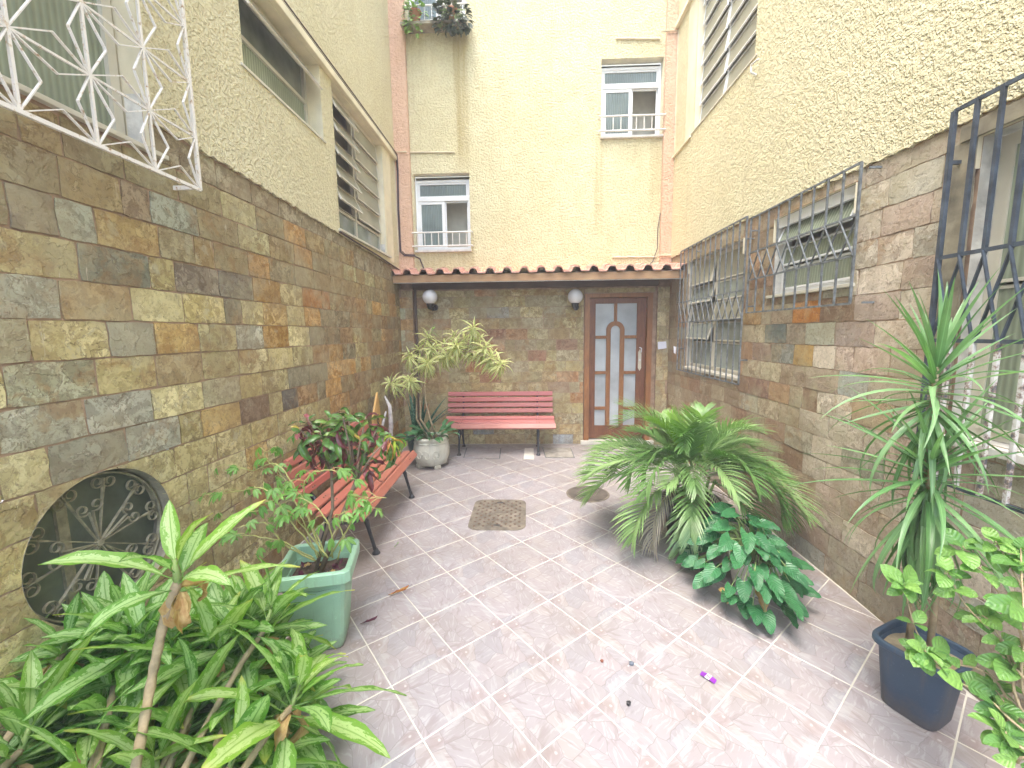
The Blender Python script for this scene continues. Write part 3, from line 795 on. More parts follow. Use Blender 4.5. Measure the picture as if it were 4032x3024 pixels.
nl = stones(FL, -2.5, D-.005, vtl, .1565, -.03, [(.50, 2.06, 2.485, 4), (4.02, 5.45, 2.58, 4)], wl, (298, .72), pal_left, OC, ovl)
print('left stones', nl)
# ledge over the side windows
g = G().rng((XL-.02, -2.5, 3.935), (XL+.065, D-.005, 4.0))
obj('ledge', g, M_SMOOTH, wl, bevel=.006)
def sill(wall, fn, u0, u1, v, w0=-.1, w1=.035, t=.02, m=None):
    g = G(); fbox(g, fn, u0, u1, v-t, v, w0, w1); return obj('sill', g, m or M_CREAMFRAME, wall, bevel=.003)
# near left window
g = G(); rect_frame(g, FL, .56, 2.02, 2.52, 3.79, .045, -.13, -.085); fbox(g, FL, 1.20, 1.235, 2.565, 3.745, -.13, -.085)
wn = obj('window', g, M_CREAMFRAME, wl, label='near left window of ribbed green glass behind the white star grille')
obj('pane', G().rng(FL(.605, 2.565, -.105), FL(1.20, 3.745, -.11)), M_RIB_Y, wn)
obj('pane', G().rng(FL(1.235, 2.565, -.105), FL(1.975, 3.745, -.11)), M_RIB_Y, wn)
room(FL, .55, 2.03, 2.51, 3.8, -.148, .3, wn)
sill(wn, FL, .52, 2.12, 2.51, -.14, .03, .022)
# middle left window: fixed ribbed pane below, flap pushed out above
def tilt_pane(fn, u0, u1, vt, vb, wt, wb, parent, mg, mf, name='sash', t=.022):
    """top-hung sash: frame and glass, from its hinge (vt, wt) to its lower edge (vb, wb)"""
    def f2(u, s, q):      # s 0..1 down the sash, q out of it
        L = math.hypot(vb-vt, wb-wt); n = Vector((-(wb-wt), (vb-vt)))/L   # (dv, dw)
        return fn(u, vt+(vb-vt)*s+(wb-wt)/L*q*1.0, wt+(wb-wt)*s-(vb-vt)/L*q)
    L = math.hypot(vb-vt, wb-wt); e = t/L
    g = G()
    def pbox(g, ua, ub, sa, sb, q0, q1):
        b = len(g.v)
        for q in (q0, q1):
            g.v += [f2(ua, sa, q), f2(ub, sa, q), f2(ub, sb, q), f2(ua, sb, q)]
        for fc in ((0,1,2,3),(7,6,5,4),(0,4,5,1),(1,5,6,2),(2,6,7,3),(3,7,4,0)): g.f.append(tuple(b+i for i in fc))
    pbox(g, u0, u1, 0, e, 0, .016); pbox(g, u0, u1, 1-e, 1, 0, .016)
    pbox(g, u0, u0+t, e, 1-e, 0, .016); pbox(g, u1-t, u1, e, 1-e, 0, .016)
    s = obj(name, g, mf, parent)
    g = G(); pbox(g, u0+t, u1-t, e, 1-e, .005, .010)
    p = obj('pane', g, mg, parent)
    return s
g = G(); rect_frame(g, FL, 2.80, 3.82, 3.33, 3.925, .03, -.14, -.10); fbox(g, FL, 2.83, 3.79, 3.60, 3.625, -.14, -.10)
wn = obj('window', g, M_CREAMFRAME, wl, label='middle left window with its upper flap pushed open')
obj('pane', G().rng(FL(2.83, 3.36, -.118), FL(3.79, 3.60, -.123)), M_RIB_Y, wn)
obj('pane', G().rng(FL(2.83, 3.625, -.128), FL(3.79, 3.90, -.133)), M_GLASS, wn)
tilt_pane(FL, 2.835, 3.785, 3.90, 3.70, -.09, .05, wn, M_RIB_SLAT, M_CREAMFRAME)
room(FL, 2.79, 3.83, 3.32, 3.93, -.148, .2, wn)
sill(wn, FL, 2.76, 3.86, 3.32, -.14, .03, .018)
# far left window: five flaps open in the near column, five shut in the far one
g = G(); rect_frame(g, FL, 4.06, 5.37, 2.63, 3.925, .03, -.09, -.05); fbox(g, FL, 4.605, 4.64, 2.66, 3.895, -.09, -.045)
fbox(g, FL, 4.09, 4.605, 2.83, 2.855, -.09, -.05); fbox(g, FL, 4.64, 5.34, 2.83, 2.855, -.09, -.05)
wn = obj('window', g, M_CREAMFRAME, wl, label='far left window with five flaps tilted open beside five shut ones')
obj('pane', G().rng(FL(4.09, 2.66, -.068), FL(4.605, 2.83, -.073)), M_GLASS, wn)
obj('pane', G().rng(FL(4.64, 2.66, -.068), FL(5.34, 2.83, -.073)), M_GLASS, wn)
for k in range(5):
    vt = 3.89-k*.205
    tilt_pane(FL, 4.085, 4.60, vt, vt-.172, -.06, .03, wn, M_RIB_SLAT, M_CREAMFRAME, t=.013)
    tilt_pane(FL, 4.645, 5.335, vt, vt-.20, -.06, -.035, wn, M_RIB_SLAT, M_CREAMFRAME, t=.013)
    g = G(); fbox(g, FL, 4.09, 4.605, vt-.198, vt-.19, -.08, -.06); fbox(g, FL, 4.64, 5.34, vt-.204, vt-.201, -.08, -.06)
    obj('glazing_bar', g, M_CREAMFRAME, wn)
room(FL, 4.05, 5.38, 2.62, 3.93, -.10, .10, wn)
sill(wn, FL, 4.02, 5.50, 2.62, -.09, .045, .022)
g = G(); fbox(g, FL, 5.40, 5.66, 2.56, 3.93, .012, .022); obj('plaster_band', g, M_SMOOTH, wl)
g = G()
for (pa, pb) in ((2.6, 3.9), (4.1, 5.5)): fbox(g, FL, pa+.02, pb-.02, 6.02, 7.18, -.12, -.09)
obj('window', g, M_RIB_Y, wl, label='upper left windows above the view')

# ---- right wall
wr = thing('courtyard_wall', 'right courtyard wall, yellow rough render above grey slate blocks with three grilled windows', 'wall', (0, 0, 0))
HR = [(3.92, 5.22, 3.92, 5.42), (3.95, 5.25, 1.18, 2.44), (2.66, 3.48, 1.89, 2.475), (.30, 1.98, 1.12, 2.43)]
vtr = lambda u: 2.60-.035*max(0, 4.1-u)
panel(FR, -2.5, D, 2.30, WTOP, HR, .020, .09, wr, 'render', M_STUCCO, ragged=lambda u: vtr(u)-.004)
flat(FR, -2.5, D, 0, 2.62, [(a+.003, b-.003, c+.003, d-.003) for a, b, c, d in HR[1:]], 0, wr, 'mortar', M_MORTAR)
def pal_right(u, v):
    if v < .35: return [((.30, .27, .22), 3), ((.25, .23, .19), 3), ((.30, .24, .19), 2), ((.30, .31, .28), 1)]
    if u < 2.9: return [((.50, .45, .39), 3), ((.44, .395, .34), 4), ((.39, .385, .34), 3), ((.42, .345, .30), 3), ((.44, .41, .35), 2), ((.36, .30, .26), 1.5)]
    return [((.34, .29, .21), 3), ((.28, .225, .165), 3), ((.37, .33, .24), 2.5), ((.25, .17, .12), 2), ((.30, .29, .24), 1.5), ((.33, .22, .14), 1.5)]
ovr = [(3180, 1245, OR), (3195, 1410, OC2), (3035, 1325, (.17, .19, .17)), (3085, 1395, (.25, .25, .21)), (3170, 1300, (.30, .25, .18)), (3255, 1315, (.40, .39, .29)), (3310, 1240, (.24, .16, .10)), (3380, 1330, (.37, .30, .25)),
       (3120, 1480, (.34, .26, .18)), (3200, 1490, (.36, .28, .20)), (3470, 1640, (.42, .31, .19)), (3030, 1500, (.26, .16, .11)), (2955, 1260, (.38, .24, .10)), (3410, 1500, (.38, .39, .34)), (3160, 1780, (.25, .15, .09)), (3330, 1800, (.30, .29, .22)),
       (3210, 2230, (.24, .28, .29)), (3000, 1390, (.28, .20, .15))]
ovr = [(at(px, py, x=XR).y, at(px, py, x=XR).z, c) for px, py, c in ovr]
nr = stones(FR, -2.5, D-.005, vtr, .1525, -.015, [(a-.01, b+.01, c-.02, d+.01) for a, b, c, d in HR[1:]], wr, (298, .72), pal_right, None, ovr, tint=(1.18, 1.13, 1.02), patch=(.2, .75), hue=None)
print('right stones', nr)
def casement(fn, wall, u0, u1, v0, v1, w0, rows, cols, label, fm, gm, opens=(), t=.03, side=1):
    g = G(); rect_frame(g, fn, u0+.005, u1-.005, v0+.005, v1-.005, t, w0-.04, w0)
    us = [u0+t+(u1-u0-2*t)*k/cols for k in range(cols+1)]
    for k in range(1, cols): fbox(g, fn, us[k]-.014, us[k]+.014, v0+t, v1-t, w0-.04, w0)
    wn = obj('window', g, fm, wall, label=label)
    vs = rows
    for i in range(cols):
        a = us[i]+(.016 if i else 0); b = us[i+1]-(.016 if i < cols-1 else 0)
        for j in range(len(vs)-1):
            lo, hi = vs[j], vs[j+1]
            out = opens.get((i, j), .008) if opens else .008
            drop = math.sqrt(max(0, (hi-lo-.012)**2-out**2))
            tilt_pane(fn, a, b, hi-.006, hi-.006-drop, w0-.012, w0-.012+out, wn, gm(i, j) if callable(gm) else gm, fm, t=.014)
    room(fn, u0, u1, v0, v1, w0-.045, .3, wn)
    return wn
wn = casement(FR, wr, 3.92, 5.22, 3.92, 5.42, -.05, [3.95+.206*k for k in range(8)], 2, 'large upper right window of seven rows of ribbed flaps', M_ALU, M_RIB_SLAT, {(i, j): .03 for i in range(2) for j in range(8)})
sill(wn, FR, 3.88, 5.30, 3.92, -.09, .03, .018)
g = G(); fbox(g, FR, 5.25, 5.5, 3.92, 5.42, .012, .022); obj('plaster_band', g, M_SMOOTH, wr)
g = G().rng((XR-.06, 3.7, 5.43), (XR+.01, D-.005, 5.48)); obj('ledge', g, M_SMOOTH, wr, bevel=.005)
g = G().rng((XR-.04, 5.3, 3.875), (XR+.01, D-.005, 3.90)); obj('ledge', g, M_SMOOTH, wr, bevel=.005)
wn = casement(FR, wr, 3.95, 5.25, 1.18, 2.44, -.045, [1.21, 1.50, 1.71, 1.92, 2.13, 2.41], 2, 'far right window by the door with flaps open at several angles', M_CREAMFRAME,
              lambda i, j: M_GLASS if j in (0, 1, 3) else M_RIB_SLAT, {(1, 1): .07, (1, 3): .05, (0, 2): .04, (1, 4): .05})
sill(wn, FR, 3.92, 5.28, 1.18, -.085, .03, .03)
wn = casement(FR, wr, 2.66, 3.48, 1.89, 2.475, -.06, [1.92, 2.10, 2.25, 2.445], 1, 'middle right window above the orange block with its top flap open', M_ALU,
              lambda i, j: M_RIB_Y, {(0, 2): .07, (0, 1): .02}, t=.035)
sill(wn, FR, 2.62, 3.52, 1.89, -.10, .03, .022)
g = G(); fbox(g, FR, 2.66, 3.48, 2.40, 2.472, -.03, -.005); obj('shutter_box', g, M_ALU, wr)
wn = casement(FR, wr, .30, 1.98, 1.12, 2.43, -.075, [1.16, 1.80, 2.39], 2, 'nearest right window behind the tall blistered grille', M_CREAMFRAME, lambda i, j: M_RIB_Y, None, t=.05)
sill(wn, FR, .28, 2.02, 1.12, -.12, .045, .035, M_WHITEPAINT)
g = G(); fbox(g, FR, 1.985, 2.075, 1.08, 2.43, .012, .024); obj('plaster_band', g, M_MOULD, wr)
g = G(); fbox(g, FR, .30, 2.05, 2.432, 2.50, .012, .030); obj('lintel', g, M_MOULD, wr)

# ---- back wall
wb = thing('courtyard_wall', 'end wall of the courtyard with the wooden door, slate below and yellow render above', 'wall', (0, 0, 0))
HB = [(-1.555, -.783, 2.775, 3.79), (.987, 1.79, 4.19, 5.145), (-1.544, -.783, 5.60, 6.60)]
panel(FB, XL, XR, 2.40, WTOP, HB, .012, .13, wb, 'render', M_STUCCO_END)
DX0, DX1, DZ1 = .79, 1.74, 2.145
flat(FB, XL, XR, 0, 2.42, [(DX0, DX1, 0, DZ1)], 0, wb, 'mortar', M_MORTAR)
pal_back = [((.30, .27, .18), 4), ((.34, .31, .21), 3), ((.26, .24, .175), 3), ((.31, .25, .165), 2.5), ((.30, .28, .23), 1.5), ((.31, .185, .12), 1), ((.37, .33, .20), 1)]
ovb = [(1937, 1330, (.33, .18, .11)), (2095, 1410, (.33, .18, .11)), (2215, 1368, (.32, .19, .13)), (1930, 1493, (.34, .19, .11)), (1740, 1292, (.37, .22, .11)), (2030, 1288, (.38, .31, .16)), (1985, 1240, (.33, .33, .28)), (1760, 1345, (.3, .2, .13)),
       (2200, 1535, (.34, .24, .16)), (2225, 1735, (.35, .40, .42)), (1890, 1710, (.30, .33, .32))]
ovb = [(at(px, py, y=D).x, at(px, py, y=D).z, c) for px, py, c in ovb]
nb = stones(FB, -1.60, 1.775, lambda u: 2.22, .153, -.01, [(DX0-.005, DX1+.03, 0, DZ1+.01)], wb, None, pal_back, None, ovb)
print('back stones', nb)
def FP1(u, v, w_=0.): return FB(u, v, w_+.09)
g = G().rng((XL+.002, D-.088, 0), (-1.61, D-.001, 2.24)); obj('pier', g, M_MORTAR, wb)
stones(FP1, XL+.004, -1.612, lambda u: 2.22, .153, -.01, [], wb, None, [((.28, .25, .175), 2), ((.33, .22, .12), 1), ((.30, .33, .27), 1), ((.25, .21, .15), 2)], None, [], widths=(.19, .19, .12))
def FP2(u, v, w_=0.): return FB(u, v, w_+.05)
g = G().rng((1.79, D-.048, 0), (XR-.002, D-.001, 2.24)); obj('pier', g, M_MORTAR, wb)
stones(FP2, 1.79, XR-.004, lambda u: 2.22, .19, -.02, [], wb, None, [((.33, .29, .19), 2), ((.38, .32, .22), 1), ((.30, .27, .2), 2), ((.42, .38, .28), 1)], None, [], widths=(.17, .17, .1))
g = G().tube([(-1.585, D-.035, .02), (-1.585, D-.035, 2.24)], .018, 8); obj('downpipe', g, M_DARKWOOD, wb)
obj('pilaster', G().rng((XL+.002, D-.075, 2.42), (-1.578, D-.011, WTOP)), M_SALMON, wb, bevel=.01, label='salmon pilaster left of the two stacked windows')
obj('pilaster', G().rng((1.80, D-.075, 2.42), (XR-.002, D-.011, WTOP)), M_SALMON, wb, bevel=.01, label='salmon pilaster beside the single window')
obj('threshold', G().rng((DX0-.04, D-.06, 0), (DX1+.05, D+.06, .055)), M_PALEMARBLE, wb, bevel=.004)

def back_window(u0, u1, v0, v1, label, vtr_, guard_label):
    W0 = -.075
    g = G(); rect_frame(g, FB, u0+.004, u1-.004, v0+.004, v1-.06, .032, W0-.05, W0)
    fbox(g, FB, u0+.036, u1-.036, vtr_-.022, vtr_+.022, W0-.05, W0+.006)
    wn = obj('window', g, M_ALU, wb, label=label)
    vt = v1-.06-.032
    obj('transom_pane', G().rng(FB(u0+.062, vtr_+.048, W0-.022), FB(u1-.062, vt-.026, W0-.027)), M_RIB_X, wn)
    g = G(); rect_frame(g, FB, u0+.037, u1-.037, vtr_+.023, vt-.001, .025, W0-.04, W0-.008); obj('sash', g, M_ALU, wn)
    um = (u0+u1)/2+.02
    g = G(); rect_frame(g, FB, u0+.037, um, v0+.037, vtr_-.023, .04, W0-.025, W0-.003)
    obj('sash', g, M_ALU, wn)
    obj('pane', G().rng(FB(u0+.077, v0+.077, W0-.012), FB(um-.04, vtr_-.063, W0-.017)), M_RIB_X, wn)
    g = G(); rect_frame(g, FB, um+.001, u1-.037, v0+.037, vtr_-.023, .018, W0-.045, W0-.028); obj('sash', g, M_ALU, wn)
    obj('latch', G().rng(FB(u0+.05, v0+.30, W0-.003), FB(u0+.066, v0+.36, W0+.014)), M_ALU, wn)
    room(FB, u0, u1, v0, v1, -.145, .3, wn)
    g = G(); fbox(g, FB, u0-.005, u1+.01, v0-.028, v0, -.12, .05); obj('sill', g, M_WHITEPAINT, wn, bevel=.003)
    gd = thing('window_guard', guard_label, 'window guard', FB((u0+u1)/2, v0, .06), 'low white guard rails of the end wall windows')
    za, zb = v0+.045, v0+.225; wv = .075
    for z in (za, zb):
        g = G().tube([FB(u0-.03, z, -.0), FB(u0-.03, z, wv), FB(u1+.03, z, wv), FB(u1+.03, z, -.0)], .011, 6)
        obj('rail', g, M_WHITEPAINT, gd)
    for k in range(8):
        x = u0+.05+(u1-u0-.10)*k/7
        obj('baluster', G().tube([FB(x, za, wv), FB(x, zb, wv)], .006, 6), M_WHITEPAINT, gd)
    return wn
back_window(*HB[0], 'lower left window of the end wall, white frame, ribbed glass and one dark opening', 3.475, 'low white guard rail of the window nearest the tiled canopy')
back_window(*HB[1], 'right window of the end wall, white frame, ribbed glass and one dark opening', 4.845, 'low white guard rail of the window beside the right salmon pilaster')
back_window(*HB[2], 'topmost left window of the end wall behind the potted plants', 6.25, 'low white guard rail in front of the potted plants')
g = G(); fbox(g, FB, -1.60, -.76, 5.535, 5.57, .012, .19); obj('ledge', g, M_MOULD, wb, bevel=.004)

# door
g = G(); fr = .055
fbox(g, FB, DX0+.004, DX0+fr+.02, .056, DZ1-.002, -.10, .022); fbox(g, FB, DX1-fr-.02, DX1-.004, .056, DZ1-.002, -.10, .022)
fbox(g, FB, DX0+fr+.02, DX1-fr-.02, DZ1-fr, DZ1-.002, -.10, .022)
dr = obj('door', g, M_DOORB, wb, label='varnished wooden door with frosted panes round a tall arched light')
L0, L1, LZ0, LZ1 = DX0+fr+.022, DX1-fr-.022, .068, DZ1-fr-.004
def dx(px): return at(px, 1450, y=D).x
def dz(py): return at(2430, py, y=D).z
wA, wB = -.085, -.045
g = G()
xa, xb = 2345, 2507        # inner edges of the stiles
fbox(g, FB, L0, dx(xa), LZ0, LZ1, wA, wB); fbox(g, FB, dx(xb), L1, LZ0, LZ1, wA, wB)
fbox(g, FB, dx(xa), dx(xb), LZ1-.075, LZ1, wA, wB); fbox(g, FB, dx(xa), dx(xb), LZ0, dz(1678), wA, wB)
obj('leaf', g, M_DOOR, dr, bevel=.004)
m0, m1, m2, m3 = dx(2388), dx(2405), dx(2441), dx(2459)
zr1 = dz(1327); zc = dz(1300); xc = (m1+m2)/2
wC, wD = -.08, -.034
g = G(); fbox(g, FB, m0, m1, dz(1678), zc, wC, wD); fbox(g, FB, m2, m3, dz(1678), zc, wC, wD)
obj('mullion', g, M_DOORB, dr, bevel=.004)
ro, ri = (m3-m0)/2, (m2-m1)/2; g = G(); n = 18
for k in range(n):
    a0, a1 = PI*k/n, PI*(k+1)/n
    g.prism([(xc+ri*math.cos(a0), zc+ri*math.sin(a0)), (xc+ro*math.cos(a0), zc+ro*math.sin(a0)), (xc+ro*math.cos(a1), zc+ro*math.sin(a1)), (xc+ri*math.cos(a1), zc+ri*math.sin(a1))], FB, wC, wD)
obj('arch', g, M_DOORB, dr)
obj('mullion', G().rng(FB(xc-.021, zc+ro-.004, wC), FB(xc+.021, LZ1-.075, wD)), M_DOORB, dr, bevel=.004)
for zz in (dz(1327), dz(1468), dz(1609)):
    for (a, b) in ((dx(xa), m0), (m3, dx(xb))):
        obj('rail', G().rng(FB(a, zz-.021, wC), FB(b, zz+.021, wD)), M_DOORB, dr, bevel=.004)
zs = [dz(1678), dz(1609), dz(1468), dz(1327), LZ1-.075]
for i in range(4):
    for (a, b) in ((dx(xa), m0 if i < 3 else xc-.021), (m3 if i < 3 else xc+.021, dx(xb))):
        obj('pane', G().rng(FB(a-.004, zs[i]+.0, wC+.008), FB(b+.004, zs[i+1], wC+.013)), M_FROST, dr)
obj('pane', G().rng(FB(m1, dz(1678), wC+.018), FB(m2, zc+ri*.98, wC+.021)), M_FROST, dr)
g = G(); hz = dz(1415); hx = dx(2521)
g.prism([(hx-.022, hz-.13), (hx, hz-.17), (hx+.022, hz-.13), (hx+.022, hz+.10), (hx, hz+.14), (hx-.022, hz+.10)], FB, wB, wB+.008)
obj('lock_plate', g, M_CREAMPL, dr)
obj('lock_plate', G().rng(FB(hx-.012, hz-.03, wB+.008), FB(hx+.012, hz+.0, wB+.014)), M_WHITEPAINT, dr)
obj('handle', G().tube([FB(hx+.008, hz+.10, wB+.008), FB(hx+.008, hz+.10, wB+.05), FB(hx+.008, hz+.155, wB+.055), FB(hx-.02, hz+.165, wB+.055)], .008, 8), M_ALU, dr, smooth=True)
room(FB, DX0, DX1, 0, DZ1, -.115, .5, dr)

# ================================================================== tiled canopy over the door end
cn = thing('tiled_canopy', 'narrow clay tile canopy with a wooden fascia board over the door and bench', 'canopy', (0, 5.5, 2.3))
g = G()
A0, A1 = (XL+.004, 5.63, 2.30), (XR-.004, 5.40, 2.268)
def along(t, dy=0, dz_=0): return Vector(A0)+(Vector(A1)-Vector(A0))*t+Vector((0, dy, dz_))
g.bar(along(0, 0, .048), along(1, 0, .048), .024, .095)
obj('fascia', g, M_FASCIA, cn, bevel=.003)
g = G().bar(along(0, .012, .0), along(1, .012, .0), .03, .012); obj('drip_edge', g, M_WHITEPAINT, cn)
g = G(); k0 = len(g.v)
g.v += [along(0, .014, .03), along(1, .014, .03), Vector((XR-.004, D-.014, 2.33)), Vector((XL+.004, D-.014, 2.33))]
g.v += [p+Vector((0, 0, .02)) for p in g.v[:4]]
for q in ((3,2,1,0),(4,5,6,7),(0,1,5,4),(1,2,6,5),(2,3,7,6),(3,0,4,7)): g.f.append(q)
obj('soffit_board', g, M_DARKWOOD, cn)
obj('beam', G().rng((-1.61, D-.075, 2.235), (1.79, D-.016, 2.325)), M_DARKWOOD, cn, bevel=.004)
NT_ = 17
def clay_tile(wd, L, th=.014):
    """roman tile: flat pan, up-slope, rounded roll"""
    prof = [(-.50, .055), (-.44, .060), (-.38, .052), (-.30, .008), (-.26, .0), (.14, .0), (.18, .008), (.27, .050), (.36, .062), (.50, .060), (.56, .050)]
    g = G(); n = len(prof)
    for y in (0, L):
        for dz_ in (0, -th):
            for (x, z) in prof: g.v.append(Vector((x*wd, y, z*(.93 if y else 1)+dz_)))
    for i in range(n-1):
        g.f += [(i, i+1, 2*n+i+1, 2*n+i), (n+i+1, n+i, 3*n+i, 3*n+i+1), (n+i, n+i+1, i+1, i), (2*n+i, 2*n+i+1, 3*n+i+1, 3*n+i)]
    g.f += [(0, 2*n, 3*n, n), (n-1, 2*n-1, 4*n-1, 3*n-1)]
    return g
tw = (XR-XL)/NT_
tme = mesh('roof_tile', clay_tile(tw, .40), M_CLAY)
for k in range(NT_):
    t = (k+.5)/NT_
    for row in range(2):
        p = along(t, -.055+row*.24, .112+row*.045+rnd(-.004, .004))
        if row and p.y+.40 > D+.2: pass
        Mx = Matrix.Translation(p) @ Matrix.Rotation(rnd(-.02, .02), 4, 'Z') @ Matrix.Rotation(R(9.0)+rnd(-.01, .01), 4, 'X') @ Matrix.Rotation(-.008, 4, 'Y')
        L = D-.01-p.y
        if L < .40:
            o = inst('roof_tile', tme, cn, Mx @ Matrix.Diagonal((1, L/.40, 1, 1)))
        else: inst('roof_tile', tme, cn, Mx)

# ================================================================== things fixed to the walls
def guard(label, fn, u0, u1, v0, v1, b0, b1, nbar, w_, mat=None, brackets=(), low=None, r=.0055, nz=None):
    m = mat or M_GREYIRON
    t = thing('window_grille', label, 'window grille', fn((u0+u1)/2, (v0+v1)/2, w_), 'iron grilles of the right wall windows')
    for v in (v0, b0, b1, v1): obj('rail', G().bar(fn(u0, v, w_), fn(u1, v, w_), .010, r*2.2, (0, 0, 1)), m, t)
    for u in (u0, u1): obj('post', G().bar(fn(u, v0, w_), fn(u, v1, w_), r*2.3, r*2.3, (0, 1, 0)), m, t)
    for k in range(1, nbar):
        u = u0+(u1-u0)*k/nbar
        for (p, q) in ((v0, b0), (b1, v1)):
            mm = low if (low and p == v0) else m
            obj('bar', G().bar(fn(u, p, w_), fn(u, q, w_), r*1.9, r*1.9, (0, 1, 0)), mm, t)
    nz = nz or nbar
    for k in range(nz):
        ua, ub = u0+(u1-u0)*k/nz, u0+(u1-u0)*(k+1)/nz
        obj('diagonal', G().bar(fn(ua, b0, w_+.006), fn(ub, b1, w_+.006), .006, r*1.7, (1, 0, 0)), m, t)
        obj('diagonal', G().bar(fn(ub, b0, w_-.006), fn(ua, b1, w_-.006), .006, r*1.7, (1, 0, 0)), m, t)
    for (u, v) in brackets: obj('bracket', G().bar(fn(u, v, -.01), fn(u, v, w_), r*2, r*2), m, t)
    return t
guard('grey iron grille with lattice band over the far window beside the door', FR, 3.80, 5.36, 1.13, 2.585, 1.72, 1.965, 13, .07, brackets=((3.80, 2.40), (3.80, 1.35), (5.30, 1.4), (4.9, 2.5)), nz=12)
guard('grey iron grille with lattice band over the middle window above the orange slate', FR, 2.56, 3.73, 1.765, 2.55, 2.04, 2.265, 9, .07, brackets=((2.50, 2.50), (2.47, 1.765), (3.73, 2.45), (3.73, 1.82)), nz=9)
guard('tall black iron grille with flaking white lower bars, nearest on the right wall', FR, .40, 2.045, .915, 2.565, 1.56, 1.935, 17, .07, mat=M_GIRON, low=M_FLAKE, brackets=((2.045, 2.35), (2.045, 1.2), (1.2, 2.5)), r=.0075, nz=17)

# white star grille on the near left window
t = thing('window_grille', 'white star pattern grille with rust spots on the near left window', 'window grille', (XL+.14, 1.1, 3.1))
SX = XL+.14; sy1, sz0, cell = 2.16, 2.36, .253
ny, nzc = 7, 6
fnS = lambda i, j: Vector((SX, sy1-i*cell, sz0+j*cell))
g = G(); q = .008
for a, b in ((fnS(0, 0), fnS(ny, 0)), (fnS(0, nzc), fnS(ny, nzc)), (fnS(0, 0), fnS(0, nzc)), (fnS(ny, 0), fnS(ny, nzc))): g.bar(a, b, .015, .015, (1, 0, 0))
obj('frame', g, M_STAR, t)
for i in range(1, ny): obj('bar', G().bar(fnS(i, 0), fnS(i, nzc), .010, .010, (1, 0, 0)), M_STAR, t)
for j in range(1, nzc): obj('rail', G().bar(fnS(0, j), fnS(ny, j), .008, .008, (1, 0, 0)), M_STAR, t)
def bent(a, b, off):
    m_ = (a+b)/2+off; g = G()
    for p, q_ in ((a, m_), (m_, b)):
        g.bar(p, q_, .004, .010, (1, 0, 0))
    return g
for i in range(ny+1):
    for j in range(nzc+1):
        if j < nzc:
            for s_ in (-1, 1):
                if (i == 0 and s_ > 0) or (i == ny and s_ < 0): continue
                obj('star_arm', bent(fnS(i, j), fnS(i, j+1), Vector((.012, s_*cell*.27, 0))), M_STAR, t)
        if i < ny:
            for s_ in (-1, 1):
                if (j == 0 and s_ < 0) or (j == nzc and s_ > 0): continue
                obj('star_arm', bent(fnS(i, j), fnS(i+1, j), Vector((.012, 0, s_*cell*.27))), M_STAR, t)
for (i, j) in ((0, .05), (7, .05), (0, 4)):
    p = Vector((SX, sy1-i*cell, sz0+j*cell)); obj('bracket', G().bar(p, Vector((XL-.01, p.y, p.z)), .012, .02), M_STAR, t)

# wrought iron in the round opening
t = thing('round_grille', 'scrolled wrought iron sunburst in the round opening at the left', 'window grille', FL(OC[0], OC[1], -.05))
def arcpts(c, r0, r1, a0, turns, n=16):
    return [(c[0]+math.cos(a0+turns*2*PI*k/n)*(r0+(r1-r0)*k/n), c[1]+math.sin(a0+turns*2*PI*k/n)*(r0+(r1-r0)*k/n)) for k in range(n+1)]
def flatbar(pts, w0=-.05, wd=.012, th=.004):
    """flat strip standing on edge, following a path in the wall plane"""
    g = G(); n = len(pts)
    for i, p in enumerate(pts):
        a, b = pts[max(0, i-1)], pts[min(n-1, i+1)]
        tx, ty = b[0]-a[0], b[1]-a[1]; L = math.hypot(tx, ty) or 1; nx_, ny_ = -ty/L*th/2, tx/L*th/2
        for (sg, ww) in ((-1, w0), (1, w0), (1, w0+wd), (-1, w0+wd)): g.v.append(FL(p[0]+nx_*sg, p[1]+ny_*sg, ww))
    for i in range(n-1):
        for k in range(4):
            a, b = i*4+k, i*4+(k+1) % 4; g.f.append((a, b, b+4, a+4))
    g.f += [(3, 2, 1, 0), tuple(4*(n-1)+k for k in range(4))]
    return g
RG = .295; C0 = OC[:2]
obj('ring', flatbar([(C0[0]+RG*math.cos(2*PI*k/48), C0[1]+RG*math.sin(2*PI*k/48)) for k in range(49)], -.056, .02, .006), M_LIMEIRON, t)
pol = lambda r, a: (C0[0]+r*math.cos(a), C0[1]+r*math.sin(a))
for k in range(10):
    a = 2*PI*k/10+.12
    obj('spoke', flatbar([pol(0, a), pol(RG-.02, a)], -.05, .012, .004), M_LIMEIRON, t)
    for s_ in (-1, 1):
        r_ = .027; base = pol(RG-.055, a)
        ctr = pol(RG-.035, a+s_*.098)
        a0 = math.atan2(base[1]-ctr[1], base[0]-ctr[0])
        obj('scroll', flatbar([pol(RG-.11, a)]+arcpts(ctr, r_, .012, a0, -s_*1.1, 14), -.049, .012, .003), M_LIMEIRON, t)
    if k % 2 == 0:
        am = a+PI/10
        for s_ in (-1, 1):
            ctr = pol(.17, am+s_*.17); r_ = .028
            a0 = math.atan2(pol(.14, am)[1]-ctr[1], pol(.14, am)[0]-ctr[0])
            obj('scroll', flatbar([pol(.02, am), pol(.10, am+s_*.05)]+arcpts(ctr, r_, .010, a0, -s_*1.2, 16), -.047, .012, .003), M_LIMEIRON, t)
obj('hub', G().prism([pol(.014, 2*PI*k/12) for k in range(12)], FL, -.055, -.034), M_LIMEIRON, t)

